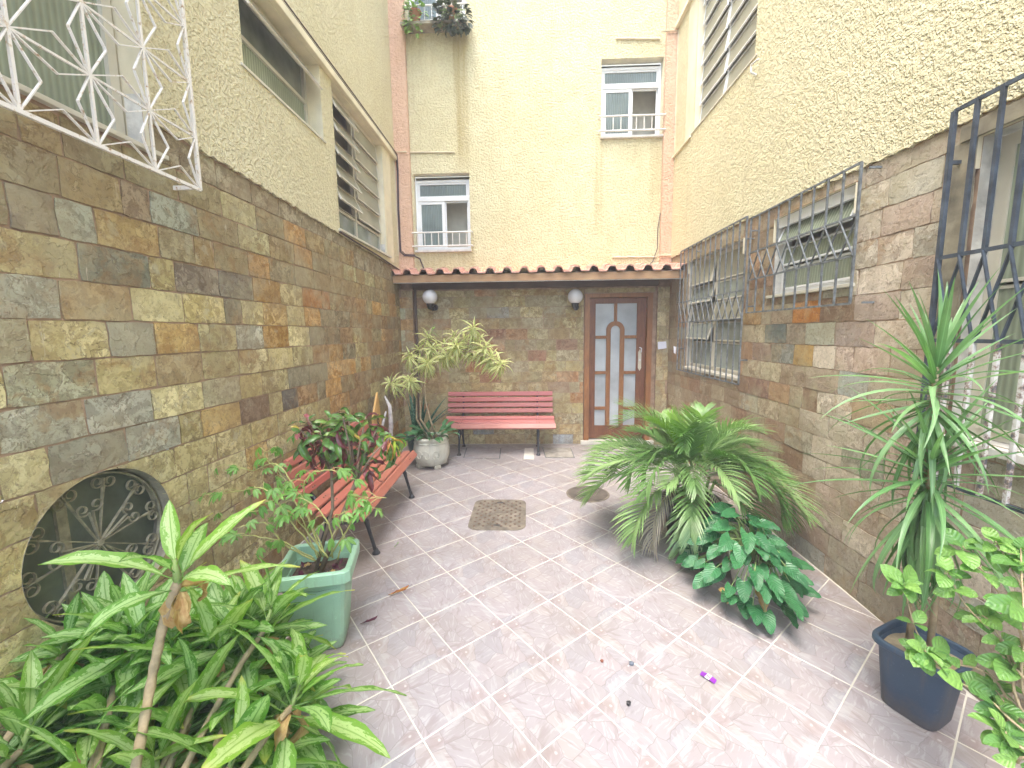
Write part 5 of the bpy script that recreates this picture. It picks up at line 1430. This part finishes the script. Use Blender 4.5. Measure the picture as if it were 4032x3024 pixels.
for vi, v in enumerate(vines):
    P3 = [at(a, b, y=c_) for a, b, c_ in v]
    pts = []
    for i in range(len(P3)-1):
        p0 = P3[max(0, i-1)]; p1, p2 = P3[i], P3[i+1]; p3 = P3[min(len(P3)-1, i+2)]
        for k in range(6):
            t = k/6; pts.append(.5*((2*p1)+(p2-p0)*t+(2*p0-5*p1+4*p2-p3)*t*t+(3*p1-p0-3*p2+p3)*t**3)+Vector((rnd(-.004, .004), rnd(-.004, .004), rnd(-.004, .004))))
    pts.append(P3[-1])
    pts = [Vector((max(p.x, XL+.03), p.y, p.z)) for p in pts]
    obj('runner', G().tube(pts, [.0045-.0028*k/len(pts) for k in range(len(pts))], 6), M_VSTEM, vn, smooth=True)
    for k in range(7, len(pts), 2):
        p = pts[k]; d = Vector((rnd(-1, 1), rnd(-.9, .3), rnd(-.1, .8)))
        tip = p+d.normalized()*rnd(.03, .08)
        if tip.x < XL+.04: tip.x = XL+.04
        obj('leaf_stalk', G().tube([p, p.lerp(tip, .5)+Vector((0, 0, .01)), tip], .0016, 5), M_VSTEM, vn)
        put('leaf', random.choice(PV), vn, tip, (d.x, d.y, rnd(-.7, .2)), (rnd(-.3, .3), rnd(-.6, 0), 1), rnd(.8, 1.25))
# ---- carved board and grey root by the left wall
cs_ = at(1487, 1600, y=3.9)
t = thing('garden_ornament', 'tall pointed orange carved board beside a twisted grey root, leaning on the left wall', 'ornament', (XL+.1, 4.2, 0))
pp = [at(1478, 1780, x=XL+.12), at(1470, 1650, x=XL+.12), at(1487, 1545, x=XL+.12), at(1502, 1650, x=XL+.12), at(1506, 1780, x=XL+.12)]
g = G(); bz = Vector((pp[0].x, pp[0].y, 0)), Vector((pp[4].x, pp[4].y, 0))
pl_ = [bz[0]]+pp+[bz[1]]; n = len(pl_)
g.v = pl_+[p+Vector((-.02, 0, 0)) for p in pl_]
g.f = [tuple(range(n)), tuple(reversed(range(n, 2*n)))]+[(i, (i+1) % n, n+(i+1) % n, n+i) for i in range(n)]
obj('board', g, M_ORANGEWOOD, t)
ctr = (pp[1]+pp[3])/2+Vector((.004, 0, 0))
for k in range(4):
    q_ = ctr+Vector((.002, 0, -.05*k+.03))
    obj('carving', G().tube([q_+Vector((0, .028*math.cos(2*PI*j/10), .022*math.sin(2*PI*j/10))) for j in range(11)], .004, 5), M_BLACKPL, t)
q_ = [at(1515, 1800, y=4.25), at(1530, 1770, y=4.25), at(1540, 1680, y=4.22), at(1535, 1600, y=4.25), at(1515, 1560, y=4.3)]
q_[0].z = max(.1, q_[0].z); q_ = [Vector((q_[0].x, q_[0].y, 0))]+q_
obj('root', G().tube(q_, [.05, .04, .035, .025, .02, .01], 8), M_BARK, t, smooth=True)
q2 = [at(1512, 1790, y=4.2), at(1500, 1700, y=4.2), at(1520, 1620, y=4.2)]
obj('root', G().tube(q2, [.03, .018, .01], 8), M_BARK, t, smooth=True)

# ---- round white pot with the striped dracaena, snake plant and peace lily
wc = Vector((-1.20, 4.96, 0))
wp = thing('plant_pot', 'round cream cement pot with a scrolled relief and small block feet', 'pot', wc)
pot_profile(wp, 'body', [(.15, .03), (.185, .05), (.215, .14), (.222, .22), (.205, .31), (.195, .335), (.205, .345), (.205, .375), (.185, .38), (.178, .36), (.17, .32)], wc, M_WHITEPOT)
for k in range(4):
    a = R(45)*0+PI/2*k+R(35)
    p = wc+Vector((math.cos(a)*.15, math.sin(a)*.15, .025)); obj('foot', G().box(p, (.09, .08, .05), Matrix.Rotation(a, 3, 'Z')), M_WHITEPOT, wp, bevel=.01)
def onpot(th, z):
    r_ = .219-.8*(z-.19)**2; return wc+Vector((math.sin(th)*r_, -math.cos(th)*r_, z))
for s_ in (-1, 1):
    for th0 in (.18, -.75 if s_ > 0 else .75):
        pts = []
        for k in range(18):
            a = k/17*2.1*PI; rr = .055*(1-k/24)
            pts.append(onpot(th0+s_*(.24+rr*math.cos(a)*4.2), .175+rr*math.sin(a)*1.25))
        obj('relief_scroll', G().tube(pts, .007, 6), M_WHITEPOT, wp, smooth=True)
obj('relief_band', G().tube([onpot(2*PI*k/36, .312) for k in range(37)], .006, 6), M_WHITEPOT, wp, smooth=True)
soil(wp, wc+Vector((0, 0, .35)), .178)
SGm = meshes('leaf', L_SONG, [dict(L=.215, wd=.024, prof=sword, droop=1.4, fold=.3, n=6, cross=(-1, 0, 1)), dict(L=.20, wd=.023, prof=sword, droop=2.1, fold=.3, n=6, cross=(-1, 0, 1)), dict(L=.18, wd=.022, prof=sword, droop=.9, fold=.3, n=6, cross=(-1, 0, 1))])
SGG = meshes('leaf', L_LIGHT, [dict(L=.13, wd=.018, prof=sword, droop=.5, fold=.5, n=5, cross=(-1, 0, 1))])
sg = thing('dracaena', 'tall yellow and green striped dracaena leaning right from the cream pot', 'plant', wc+Vector((0, 0, .35)))
tips = [(1687, 1325, 5.1, 16), (1700, 1290, 5.12, 7), (1868, 1283, 4.95, 14), (1796, 1358, 4.9, 18), (1611, 1392, 4.95, 14), (1687, 1425, 4.85, 16), (1915, 1362, 4.9, 12), (1934, 1405, 4.85, 14), (1975, 1428, 4.8, 14), (1610, 1497, 4.8, 16), (1535, 1505, 4.75, 14),
        (1750, 1350, 5.15, 13), (1725, 1400, 5.1, 12), (1648, 1372, 5.2, 11), (1830, 1330, 5.1, 13), (1860, 1375, 5.0, 12), (1655, 1440, 5.1, 10), (1790, 1315, 5.2, 12), (1760, 1395, 4.95, 13), (1700, 1370, 5.0, 12), (1890, 1330, 5.05, 9), (1905, 1390, 5.0, 8)]
stems = [[wc+Vector((.02, 0, .35)), at(1655, 1650, y=4.98), at(1655, 1550, y=5.0), at(1672, 1450, y=5.05), at(1740, 1380, y=5.05)],
         [wc+Vector((-.05, .02, .35)), at(1640, 1650, y=5.0), at(1640, 1560, y=5.02), at(1635, 1480, y=5.0), at(1660, 1400, y=5.05)],
         [wc+Vector((.07, -.02, .35)), at(1690, 1640, y=4.95), at(1675, 1580, y=4.95), at(1670, 1500, y=4.95), at(1700, 1420, y=5.0)]]
for s_ in stems: obj('stem', G().tube(s_, [.014, .012, .010, .009, .007], 8), M_CANE, sg, smooth=True)
smass = Mass()
for (px, py, yy, n) in tips:
    c = at(px, py, y=yy)
    src = stems[0][4] if px > 1720 else (stems[1][3] if px < 1630 else stems[1][4])
    mid = src.lerp(c, .5)+Vector((0, .02, .05))
    obj('branch', G().tube([src, mid, c], [.007, .006, .005], 6), M_CANE, sg, smooth=True)
    d = (c-mid).normalized()*.5+Vector((rnd(-.15, .15), -.45, .75))
    rosette(sg if len(sg.children) < 320 else smass, SGG if n == 7 else SGm, c, d, n if n == 7 else int(n*1.5), 1.15, -.75, .95, 1.25, .07, roll=.5)
    if n > 7: rosette(smass, SGm, c-d.normalized()*.06, d, int(n*1.3), .3, -1.0, .9, 1.2, .07, roll=.5)
smass.done(L_SONG, sg)
sn = thing('snake_plant', 'upright dark banded snake plant in a dark teal pot behind the cream pot', 'plant', (-1.47, 5.38, 0))
pot_profile(sn, 'pot', [(.11, 0), (.13, .02), (.15, .25), (.16, .26), (.16, .30), (.145, .30), (.14, .27)], (-1.47, 5.38, 0), M_TEAL); soil(sn, (-1.47, 5.38, .28), .142)
SN = meshes('leaf', L_SNAKE, [dict(L=.68, wd=.065, prof=sword, droop=.12, fold=.35, n=8, twist=.5, cross=(-1, -.4, 0, .4, 1)), dict(L=.55, wd=.06, prof=sword, droop=.2, fold=.4, n=8, twist=-.6), dict(L=.62, wd=.05, prof=sword, droop=.5, fold=.4, n=8, twist=.3)])
for k, (a, el, m_) in enumerate([(0, 1.5, 0), (1.2, 1.42, 1), (2.4, 1.38, 0), (3.6, 1.45, 1), (4.8, 1.35, 0), (.3, .9, 2), (.1, 1.1, 2), (5.6, 1.3, 1), (.6, .75, 2)]):
    put('leaf', SN[m_], sn, (-1.47+.05*math.cos(a), 5.38+.05*math.sin(a), .27), (math.cos(a)*math.cos(el), math.sin(a)*math.cos(el), math.sin(el)), (-math.cos(a), -1, .3), rnd(.9, 1.1), rnd(-1, 1))
PE = meshes('leaf', L_PEACE, [dict(L=.16, wd=.055, prof=lance, droop=1.0, fold=.25, pet=.7), dict(L=.14, wd=.05, prof=lance, droop=1.5, fold=.3, pet=.6), dict(L=.12, wd=.045, prof=ovate, droop=.7, fold=.3, pet=.8)])
pe = thing('peace_lily', 'low leafy green plant around the stems in the cream pot, spilling over its rim', 'plant', wc+Vector((0, 0, .36)))
for k in range(52):
    a = rnd(0, 6.28); r_ = rnd(.03, .16)
    put('leaf', random.choice(PE), pe, wc+Vector((math.cos(a)*r_, math.sin(a)*r_, .36)), (math.cos(a)*1, math.sin(a)*1, rnd(.2, 1.3)), (0, -.2, 1), rnd(.8, 1.15), rnd(-.5, .5))
for k in range(12):
    a = rnd(3.4, 4.6); put('leaf', random.choice(PE), pe, wc+Vector((-.1+.1*math.cos(a), -.05, .36)), (math.cos(a)-.4, math.sin(a), rnd(-.3, .5)), (0, -.2, 1), rnd(.8, 1.1), rnd(-.5, .5))

# ---- areca palm
def frond(L=.85, n=30, droop=1.5, ll=.26, lw=.016, m=L_PALM, lift=.35, dry=False):
    g = G(); g.uv = []; pts = []; ang = lift; p = Vector((0, 0, 0)); N = 24; frames = []
    for i in range(N+1):
        t = i/N; pts.append(p.copy()); frames.append(ang)
        ang -= droop*(.3+1.4*t)/N; p = p+Vector((0, math.cos(ang), math.sin(ang)))*L/N
    gt = G().tube(pts, [.0055*(1-.75*i/N) for i in range(N+1)], 5); gt.uv = [(.45, .4)]*len(gt.v); g.add(gt)
    for i in range(n):
        t = .22+.78*(i/(n-1)); k = min(N-1, int(t*N)); fr = t*N-k
        p = pts[k].lerp(pts[min(N, k+1)], max(0, min(1, fr))); a = frames[min(N, k)]
        fwd = Vector((0, math.cos(a), math.sin(a))); upv = Vector((0, -math.sin(a), math.cos(a)))
        q = math.sin(PI*min(1, (t-.12)*1.02))**.55 if t < .98 else .35
        for s_ in (-1, 1):
            l = ll*max(.25, q)*rnd(.9, 1.08)
            sp = .95-.55*t+rnd(-.08, .08)      # angle off the rachis
            d = (Vector((s_, 0, 0))*math.sin(sp)+fwd*math.cos(sp)+upv*(.38+rnd(-.1, .1))).normalized()
            sd_ = (fwd*math.sin(sp)-Vector((s_, 0, 0))*math.cos(sp)).normalized()
            b0 = len(g.v); pos = p.copy(); dd = d.copy(); S = 4
            for j in range(S+1):
                w_ = lw*(.55, 1, .85, .5, .04)[j]*.5
                g.v += [pos-sd_*w_+upv*w_*.4, pos+sd_*w_+upv*w_*.4]; g.uv += [(.1, j/S), (.9, j/S)]
                dd = (dd+Vector((0, 0, -.16 if not dry else -.4))).normalized() if j else dd
                pos = pos+dd*l/S
            for j in range(S): g.f.append((b0+2*j, b0+2*j+1, b0+2*j+3, b0+2*j+2))
    return g
random.seed(21)
FR_ = [mesh('frond', frond(.93, 32, 1.45, .29, .019), L_PALM), mesh('frond', frond(.83, 29, 1.9, .27, .019), L_PALM), mesh('frond', frond(.76, 28, 1.1, .26, .019), L_PALM), mesh('frond', frond(.88, 30, 2.3, .27, .019), L_PALM)]
FY = [mesh('frond', frond(.6, 24, .7, .20, m=L_PALMY, lift=.5), L_PALMY), mesh('frond', frond(.7, 26, 1.0, .22), L_PALMY)]
FD = [mesh('dry_frond', frond(.72, 26, 2.4, .22, lw=.011, dry=True), L_PALMD)]
pb = Vector((1.27, 3.18, 0))
pm = thing('areca_palm', 'bushy areca palm with arching green fronds and some dry ones beside the door', 'palm', pb)
pot_profile(pm, 'pot', [(.15, 0), (.17, .02), (.205, .28), (.22, .285), (.22, .32), (.20, .32), (.195, .29)], pb, M_BLACKPL); soil(pm, pb+Vector((0, 0, .30)), .197)
for k in range(9):
    a = 2*PI*k/9+rnd(-.3, .3); r_ = rnd(.02, .12); top = pb+Vector((math.cos(a)*(r_+.06), math.sin(a)*(r_+.06), rnd(.42, .62)))
    obj('stem', G().tube([pb+Vector((math.cos(a)*r_, math.sin(a)*r_, .3)), top], [.013, .010], 6), M_STEM, pm, smooth=True)
for k in range(64):
    a = k*GA+rnd(-.2, .2); t = k/63
    el = 1.0-1.1*t+rnd(-.15, .15)
    if math.cos(a) > .55: el = max(el, .35)
    h = .62-.14*t+rnd(-.04, .04)
    sc = rnd(.74, .98)*(.8+.2*min(1, t*3))
    d = Vector((math.cos(a)*math.cos(el), math.sin(a)*math.cos(el), math.sin(el)))
    if math.sin(a) > .2: sc *= .92
    if math.cos(a) > .6: sc *= .72
    me = random.choice(FR_) if k > 6 else random.choice(FY+FR_[:1])
    put('frond', me, pm, pb+Vector((math.cos(a)*.07, math.sin(a)*.07, h)), d, (0, 0, 1), sc, rnd(-.25, .25))
for (a, el, sc, h) in ((-.9, .2, 1.0, .5), (-.5, -.1, .9, .48), (-2.4, -.1, 1.0, .45), (-.2, .1, .8, .52), (-1.3, -.3, .8, .45), (-2.0, -.3, .8, .42), (-.7, -.3, .8, .42), (-.35, .1, 1.1, .5), (-.6, .15, 1.15, .52)):
    put('dry_frond', FD[0], pm, pb+Vector((math.cos(a)*.08, math.sin(a)*.08, h)), (math.cos(a)*math.cos(el), math.sin(a)*math.cos(el), math.sin(el)), (0, 0, 1), sc)

# ---- philodendron with heart shaped leaves
random.seed(33)
PH = meshes('leaf', L_PHIL, [dict(L=.155, wd=.12, prof=heartp, droop=.5, fold=.12, n=9, heart=.22, wave=.004), dict(L=.145, wd=.125, prof=heartp, droop=.8, fold=.14, n=9, heart=.24, wave=.004), dict(L=.17, wd=.12, prof=heartp, droop=.4, fold=.16, n=9, heart=.2, wave=.005)])
ph_c = Vector((1.42, 2.52, 0))
ph = thing('philodendron', 'low philodendron with glossy dark heart shaped leaves in front of the palm', 'plant', ph_c)
pot_profile(ph, 'pot', [(.11, 0), (.125, .01), (.15, .19), (.16, .195), (.16, .22), (.145, .22), (.14, .20)], ph_c, M_WHITEPAINT); soil(ph, ph_c+Vector((0, 0, .205)), .143)
for k in range(118):
    a = k*GA; t = k/117
    ro = .07+.30*math.sqrt((k % 59)/59)+rnd(-.03, .03); hz_ = .50-.95*(ro-.05)+rnd(-.05, .05) if k < 76 else .24-.45*(ro-.1)+rnd(-.05, .06)
    tip = ph_c+Vector((math.cos(a)*ro*.70-.11, math.sin(a)*ro*1.05-.02, max(.05, hz_)))
    if tip.x > XR-.06: tip.x = XR-.06-rnd(0, .05)
    b = ph_c+Vector((math.cos(a)*.05, math.sin(a)*.05, .20))
    obj('leaf_stalk', G().tube([b, b.lerp(tip, .5)+Vector((0, 0, .07)), tip], [.0035, .003, .0025], 5), M_STEM, ph, smooth=True)
    put('leaf', random.choice(PH), ph, tip, (math.cos(a), math.sin(a)-.25, rnd(-.55, .1)), (math.cos(a)*.3, math.sin(a)*.3-.45, 1), rnd(.55, .9), rnd(-.35, .35))
PD = meshes('dry_leaf', L_DEAD, [dict(L=.12, wd=.07, prof=heartp, droop=1.4, fold=.7, wave=.01)])
for (px, py) in ((2830, 2320), (2985, 2330), (2890, 2200), (3080, 2170)):
    p = at(px, py, z=.12); put('dry_leaf', PD[0], ph, p, (rnd(-1, 1), -1, -.4), (0, 0, 1), rnd(.7, 1))

# ---- sword leaved dracaena in the dark square pot, right foreground
bc = Vector((1.645, 1.665, 0)); brot = math.atan2(-.90, .44)
bp = thing('plant_pot', 'dark slate blue square plastic pot with rounded corners, right foreground', 'pot', bc)
pot_profile(bp, 'body', [(.088, .0), (.094, .008), (.118, .272), (.1185, .278), (.112, .278), (.108, .20)], bc, M_NAVYPL, 48, 5, brot)
pot_profile(bp, 'rim', [(.1185, .270), (.134, .274), (.137, .280), (.137, .298), (.133, .303), (.122, .303), (.118, .296), (.112, .22)], bc, M_NAVYPL, 48, 5, brot)
soil(bp, bc+Vector((0, 0, .255)), .114, M_DRYSOIL, 5, brot)
yu = thing('dracaena', 'green sword leaved dracaena with two heads on thin canes in the dark square pot', 'plant', bc+Vector((0, 0, .26)))
YU = meshes('leaf', L_YUC, [dict(L=.42, wd=.025, prof=sword, droop=.45, fold=.45, n=8, cross=(-1, 0, 1)), dict(L=.42, wd=.024, prof=sword, droop=1.1, fold=.4, n=8, cross=(-1, 0, 1)), dict(L=.36, wd=.024, prof=sword, droop=.2, fold=.5, n=8, cross=(-1, 0, 1)), dict(L=.46, wd=.024, prof=sword, droop=1.7, fold=.4, n=9, cross=(-1, 0, 1))])
h1 = at(3690, 1435, y=1.66); h2 = at(3668, 1830, y=1.62); 
obj('cane', G().tube([bc+Vector((-.03, .03, .25)), bc+Vector((-.035, .02, .55)), h2+Vector((.01, .03, -.1)), h1-Vector((0, 0, .1)), h1], [.013, .011, .010, .009, .009], 8), M_CANE, yu, smooth=True)
obj('cane', G().tube([bc+Vector((.03, .0, .25)), bc+Vector((.02, -.01, .5)), h2-Vector((0, 0, .08)), h2], [.012, .011, .010, .009], 8), M_CANE, yu, smooth=True)
random.seed(8)
def yhead(h, n, e0, e1, s0, s1, climb):
    az = rnd(0, 6.28)
    for i in range(n):
        t = (i+.5)/n; el = e0+(e1-e0)*t+rnd(-.15, .15); a = az+i*GA+rnd(-.2, .2)
        d = Vector((math.cos(a)*math.cos(el), math.sin(a)*math.cos(el), math.sin(el)))
        sc = rnd(s0, s1)
        tipx = h.x+d.x*.38*sc
        if tipx > XR-.09: sc *= max(.5, (XR-.11-h.x)/(d.x*.38*sc+.001))
        put('leaf', YU[2] if t < .3 else random.choice(YU if t > .6 else YU[:2]), yu, h-Vector((0, 0, climb*t)), d, (0, 0, 1), sc, rnd(-.3, .3))
yhead(h1, 84, 1.4, -1.25, .82, 1.12, .24)
yhead(h2+Vector((0, 0, .03)), 74, 1.1, -1.4, .85, 1.15, .26)
for k in range(46):      # old hanging leaves under the lower head
    a = rnd(0, 6.28); put('leaf', YU[1], yu, h2+Vector((math.cos(a)*.02, math.sin(a)*.02, -.08-rnd(0, .14))), (math.cos(a)*.35, math.sin(a)*.35-.05, -1), (math.cos(a), math.sin(a), .2), rnd(.9, 1.12), rnd(-.3, .3))

# ---- round leaved shrub at the right edge
random.seed(14)
RD = meshes('leaf', L_ROUND, [dict(L=.062, wd=.046, prof=ovate, droop=.5, fold=.18, n=6, pet=.1), dict(L=.055, wd=.036, prof=ovate, droop=.9, fold=.3, n=6, pet=.1), dict(L=.045, wd=.028, prof=ovate, droop=.3, fold=.4, n=6, pet=.1)])
rs = thing('shrub', 'twiggy shrub with light green rounded leaves at the right edge before the dark pot', 'shrub', (1.68, 1.0, 0))
pot_profile(rs, 'pot', [(.12, 0), (.14, .01), (.17, .24), (.185, .245), (.185, .27), (.165, .27), (.16, .25)], (1.72, 1.02, 0), M_TERRA); soil(rs, (1.72, 1.02, .25), .163)
root = Vector((1.72, 1.02, .25))
tw_ = [[(4080, 2900, 1.15), (3900, 2660, 1.25), (3720, 2600, 1.32), (3610, 2490, 1.36), (3560, 2300, 1.38)], [(4060, 2850, 1.15), (3960, 2560, 1.22), (3800, 2380, 1.3), (3730, 2250, 1.34)],
       [(4070, 2800, 1.15), (4020, 2500, 1.2), (3930, 2330, 1.28), (3790, 2150, 1.36)], [(4060, 2800, 1.15), (4050, 2400, 1.2), (3990, 2250, 1.28), (3920, 2130, 1.34)],
       [(4060, 2900, 1.12), (3900, 2760, 1.2), (3740, 2660, 1.28), (3640, 2560, 1.32)], [(4080, 2980, 1.08), (3980, 2900, 1.15), (3950, 2760, 1.2), (3900, 2700, 1.25)],
       [(4090, 3000, 1.06), (4000, 3000, 1.1), (3960, 2880, 1.14)], [(4060, 2700, 1.15), (4000, 2620, 1.2), (3900, 2450, 1.25), (3850, 2420, 1.3)], [(4090, 2600, 1.12), (4030, 2350, 1.2), (4020, 2160, 1.3)]]
for v in tw_:
    P3 = [root]+[at(a, b, y=c_) for a, b, c_ in v]; P3 = [Vector((min(p.x, XR-.05), p.y, p.z)) for p in P3]
    pts = []
    for i in range(len(P3)-1):
        p0 = P3[max(0, i-1)]; p1, p2 = P3[i], P3[i+1]; p3 = P3[min(len(P3)-1, i+2)]
        for k in range(5):
            t = k/5; pts.append(.5*((2*p1)+(p2-p0)*t+(2*p0-5*p1+4*p2-p3)*t*t+(3*p1-p0-3*p2+p3)*t**3))
    pts.append(P3[-1])
    obj('twig', G().tube(pts, [.005-.0035*k/len(pts) for k in range(len(pts))], 6), M_CANE, rs, smooth=True)
    for k in range(9, len(pts), 4):
        m_ = random.choice((2, 3, 4)) if k < len(pts)-3 else 5
        for j in range(m_):
            a = j*2.4+k; put('leaf', random.choice(RD), rs, pts[k], (math.cos(a), math.sin(a)*.8-.2, rnd(-.3, .6)), (rnd(-.4, .4), -.6, 1), rnd(.85, 1.35), rnd(-.5, .5))
    rosette(rs, RD, pts[-1], (rnd(-.3, .3), -.5, 1), 7, .9, -.4, .9, 1.35, .03, roll=.5)

# ---- plants on the top window
WL_ = meshes('leaf', L_LIGHT, [dict(L=.075, wd=.055, prof=ovate, droop=.7, fold=.2, n=5), dict(L=.09, wd=.05, prof=ovate, droop=1.0, fold=.2, n=5)])
WD_ = meshes('leaf', L_DARK, [dict(L=.085, wd=.065, prof=ovate, droop=.8, fold=.2, n=5), dict(L=.10, wd=.07, prof=ovate, droop=1.1, fold=.25, n=5)])
def sillplant(name, label, px, py, mes, n, rx, rz, potm):
    c = at(px, py, y=D-.17); base = Vector((c.x, D-.12, 5.575))
    t = thing(name, label, 'potted plant', base, 'potted plants on the top window ledge')
    pot_profile(t, 'pot', [(.05, 0), (.07, .13), (.078, .133), (.078, .15), (.066, .15)], base, potm, 24)
    for k in range(n):
        v = Vector((rnd(-1, 1), rnd(-1, .8), rnd(-1, 1)))
        if v.length > 1: v.normalize()
        p = c+Vector((v.x*rx, v.y*.08, v.z*rz)); d = Vector((v.x, v.y-.5, v.z*.5+rnd(-.5, .3)))
        if k % 3 == 0: obj('stem', G().tube([base+Vector((0, 0, .14)), (base+p)/2+Vector((0, -.02, .06)), p], .004, 5), M_STEM, t)
        put('leaf', random.choice(mes), t, p, d, (0, -.5, 1), rnd(.7, 1.1), rnd(-.5, .5))
sillplant('potted_plant', 'light green trailing plant at the left end of the top window ledge', 1632, 62, WL_, 70, .13, .20, M_TERRA)
sillplant('potted_plant', 'dark leaved bushy plant at the right end of the top window ledge', 1778, 72, WD_, 150, .24, .17, M_TERRA)

# ---- litter on the tiles
def onfloor(px, py, dz_=.004): return at(px, py, z=dz_)
g1 = leafg(.12, .022, lance, droop=-.8, fold=.6, n=8, twist=2.6, wave=.004)
for (px, py, mat_, lab, d, sc) in ((1530, 2342, L_REDLEAF, 'curled red and yellow fallen leaf on the tiles right of the planter', (1, .25, .05), 1.15), (1420, 2455, L_PURPLE, 'curled dark purple fallen leaf on the tiles nearest the planter', (1, .1, .1), .9),
                                  (1552, 2155, L_LIGHT, 'small green fallen leaf on the tiles near the left bench', (.3, 1, .0), .55)):
    me = mesh('fallen_leaf', g1, mat_, smooth=True); o = bpy.data.objects.new('fallen_leaf', me); COL.objects.link(o)
    o.matrix_world = basis(onfloor(px, py, .006), d, (.2, 0, 1), sc); tag(o, lab, 'leaf', 'fallen leaves')
def scrap(nm, px, py, r_, m, label, cat):
    c = onfloor(px, py, .004); g = G(); n = 7
    for z, s_ in ((0, 1), (.007, .8), (.010, .3)):
        for k in range(n): g.v.append(c+Vector((math.cos(6.28*k/n)*r_*s_*rnd(.7, 1.2), math.sin(6.28*k/n)*r_*s_*rnd(.7, 1.2), z)))
    for i in range(2):
        for k in range(n): g.f.append((i*n+k, i*n+(k+1) % n, (i+1)*n+(k+1) % n, (i+1)*n+k))
    g.f.append(tuple(2*n+k for k in range(n)))
    tag(obj(nm, g, m), label, cat)
scrap('pebble', 2370, 2604, .009, plain('red_brown_stone', (.22, .08, .05), .7), 'tiny red brown pebble on the tiles left of the grey chip', 'pebble')
scrap('pebble', 2487, 2614, .014, plain('blue_grey_stone', (.12, .14, .17), .7), 'small dark grey chip lying on a tile joint', 'pebble')
scrap('twig_scrap', 2475, 2770, .012, M_BLACKPL, 'small black scrap on the tiles near the bottom of the view', 'litter')
wpk = plain('purple_wrapper', (.22, .03, .36), .35)
c = onfloor(2788, 2668, .0045); t = thing('candy_wrapper', 'small purple and white sweet wrapper on the tiles at the lower right', 'wrapper', c)
Mw = Matrix.Translation(c) @ Matrix.Rotation(R(-48), 4, 'Z')
def wq(pts, nm, m):
    g = G(); g.quad(*[Mw @ Vector((x, y, z)) for x, y, z in pts]); obj(nm, g, m, t)
wq([(-.034, -.013, 0), (-.010, -.016, .006), (-.010, .016, .005), (-.036, .014, .001)], 'foil', wpk)
wq([(-.010, -.016, .006), (.012, -.017, .007), (.012, .016, .006), (-.010, .016, .005)], 'printed_band', M_PAPER)
wq([(.012, -.017, .007), (.036, -.012, .0), (.034, .015, .002), (.012, .016, .006)], 'foil', wpk)
for k in range(3): wq([(-.006+.006*k, -.009, .0075), (-.002+.006*k, -.009, .0075), (-.002+.006*k, .008, .0075), (-.006+.006*k, .007, .0075)], 'print_mark', plain('print_red', (.5, .1, .2), .5))
print('objects', len(bpy.data.objects))


# ---- thin volume added to imitate lens glare and lift the blacks
hz = NT('veil_volume'); hz.t.nodes.remove(hz.b)
pv = hz.n('VolumePrincipled', {'Color': (.97, .98, 1.0, 1), 'Density': .011, 'Anisotropy': .0})
hz.t.links.new(pv.outputs[0], hz.t.nodes['Material Output'].inputs['Volume'])
tag(obj('glare_veil', G().rng((-9, -9, -1.1), (9, 9, WTOP+.6)), hz.m), kind='stuff')
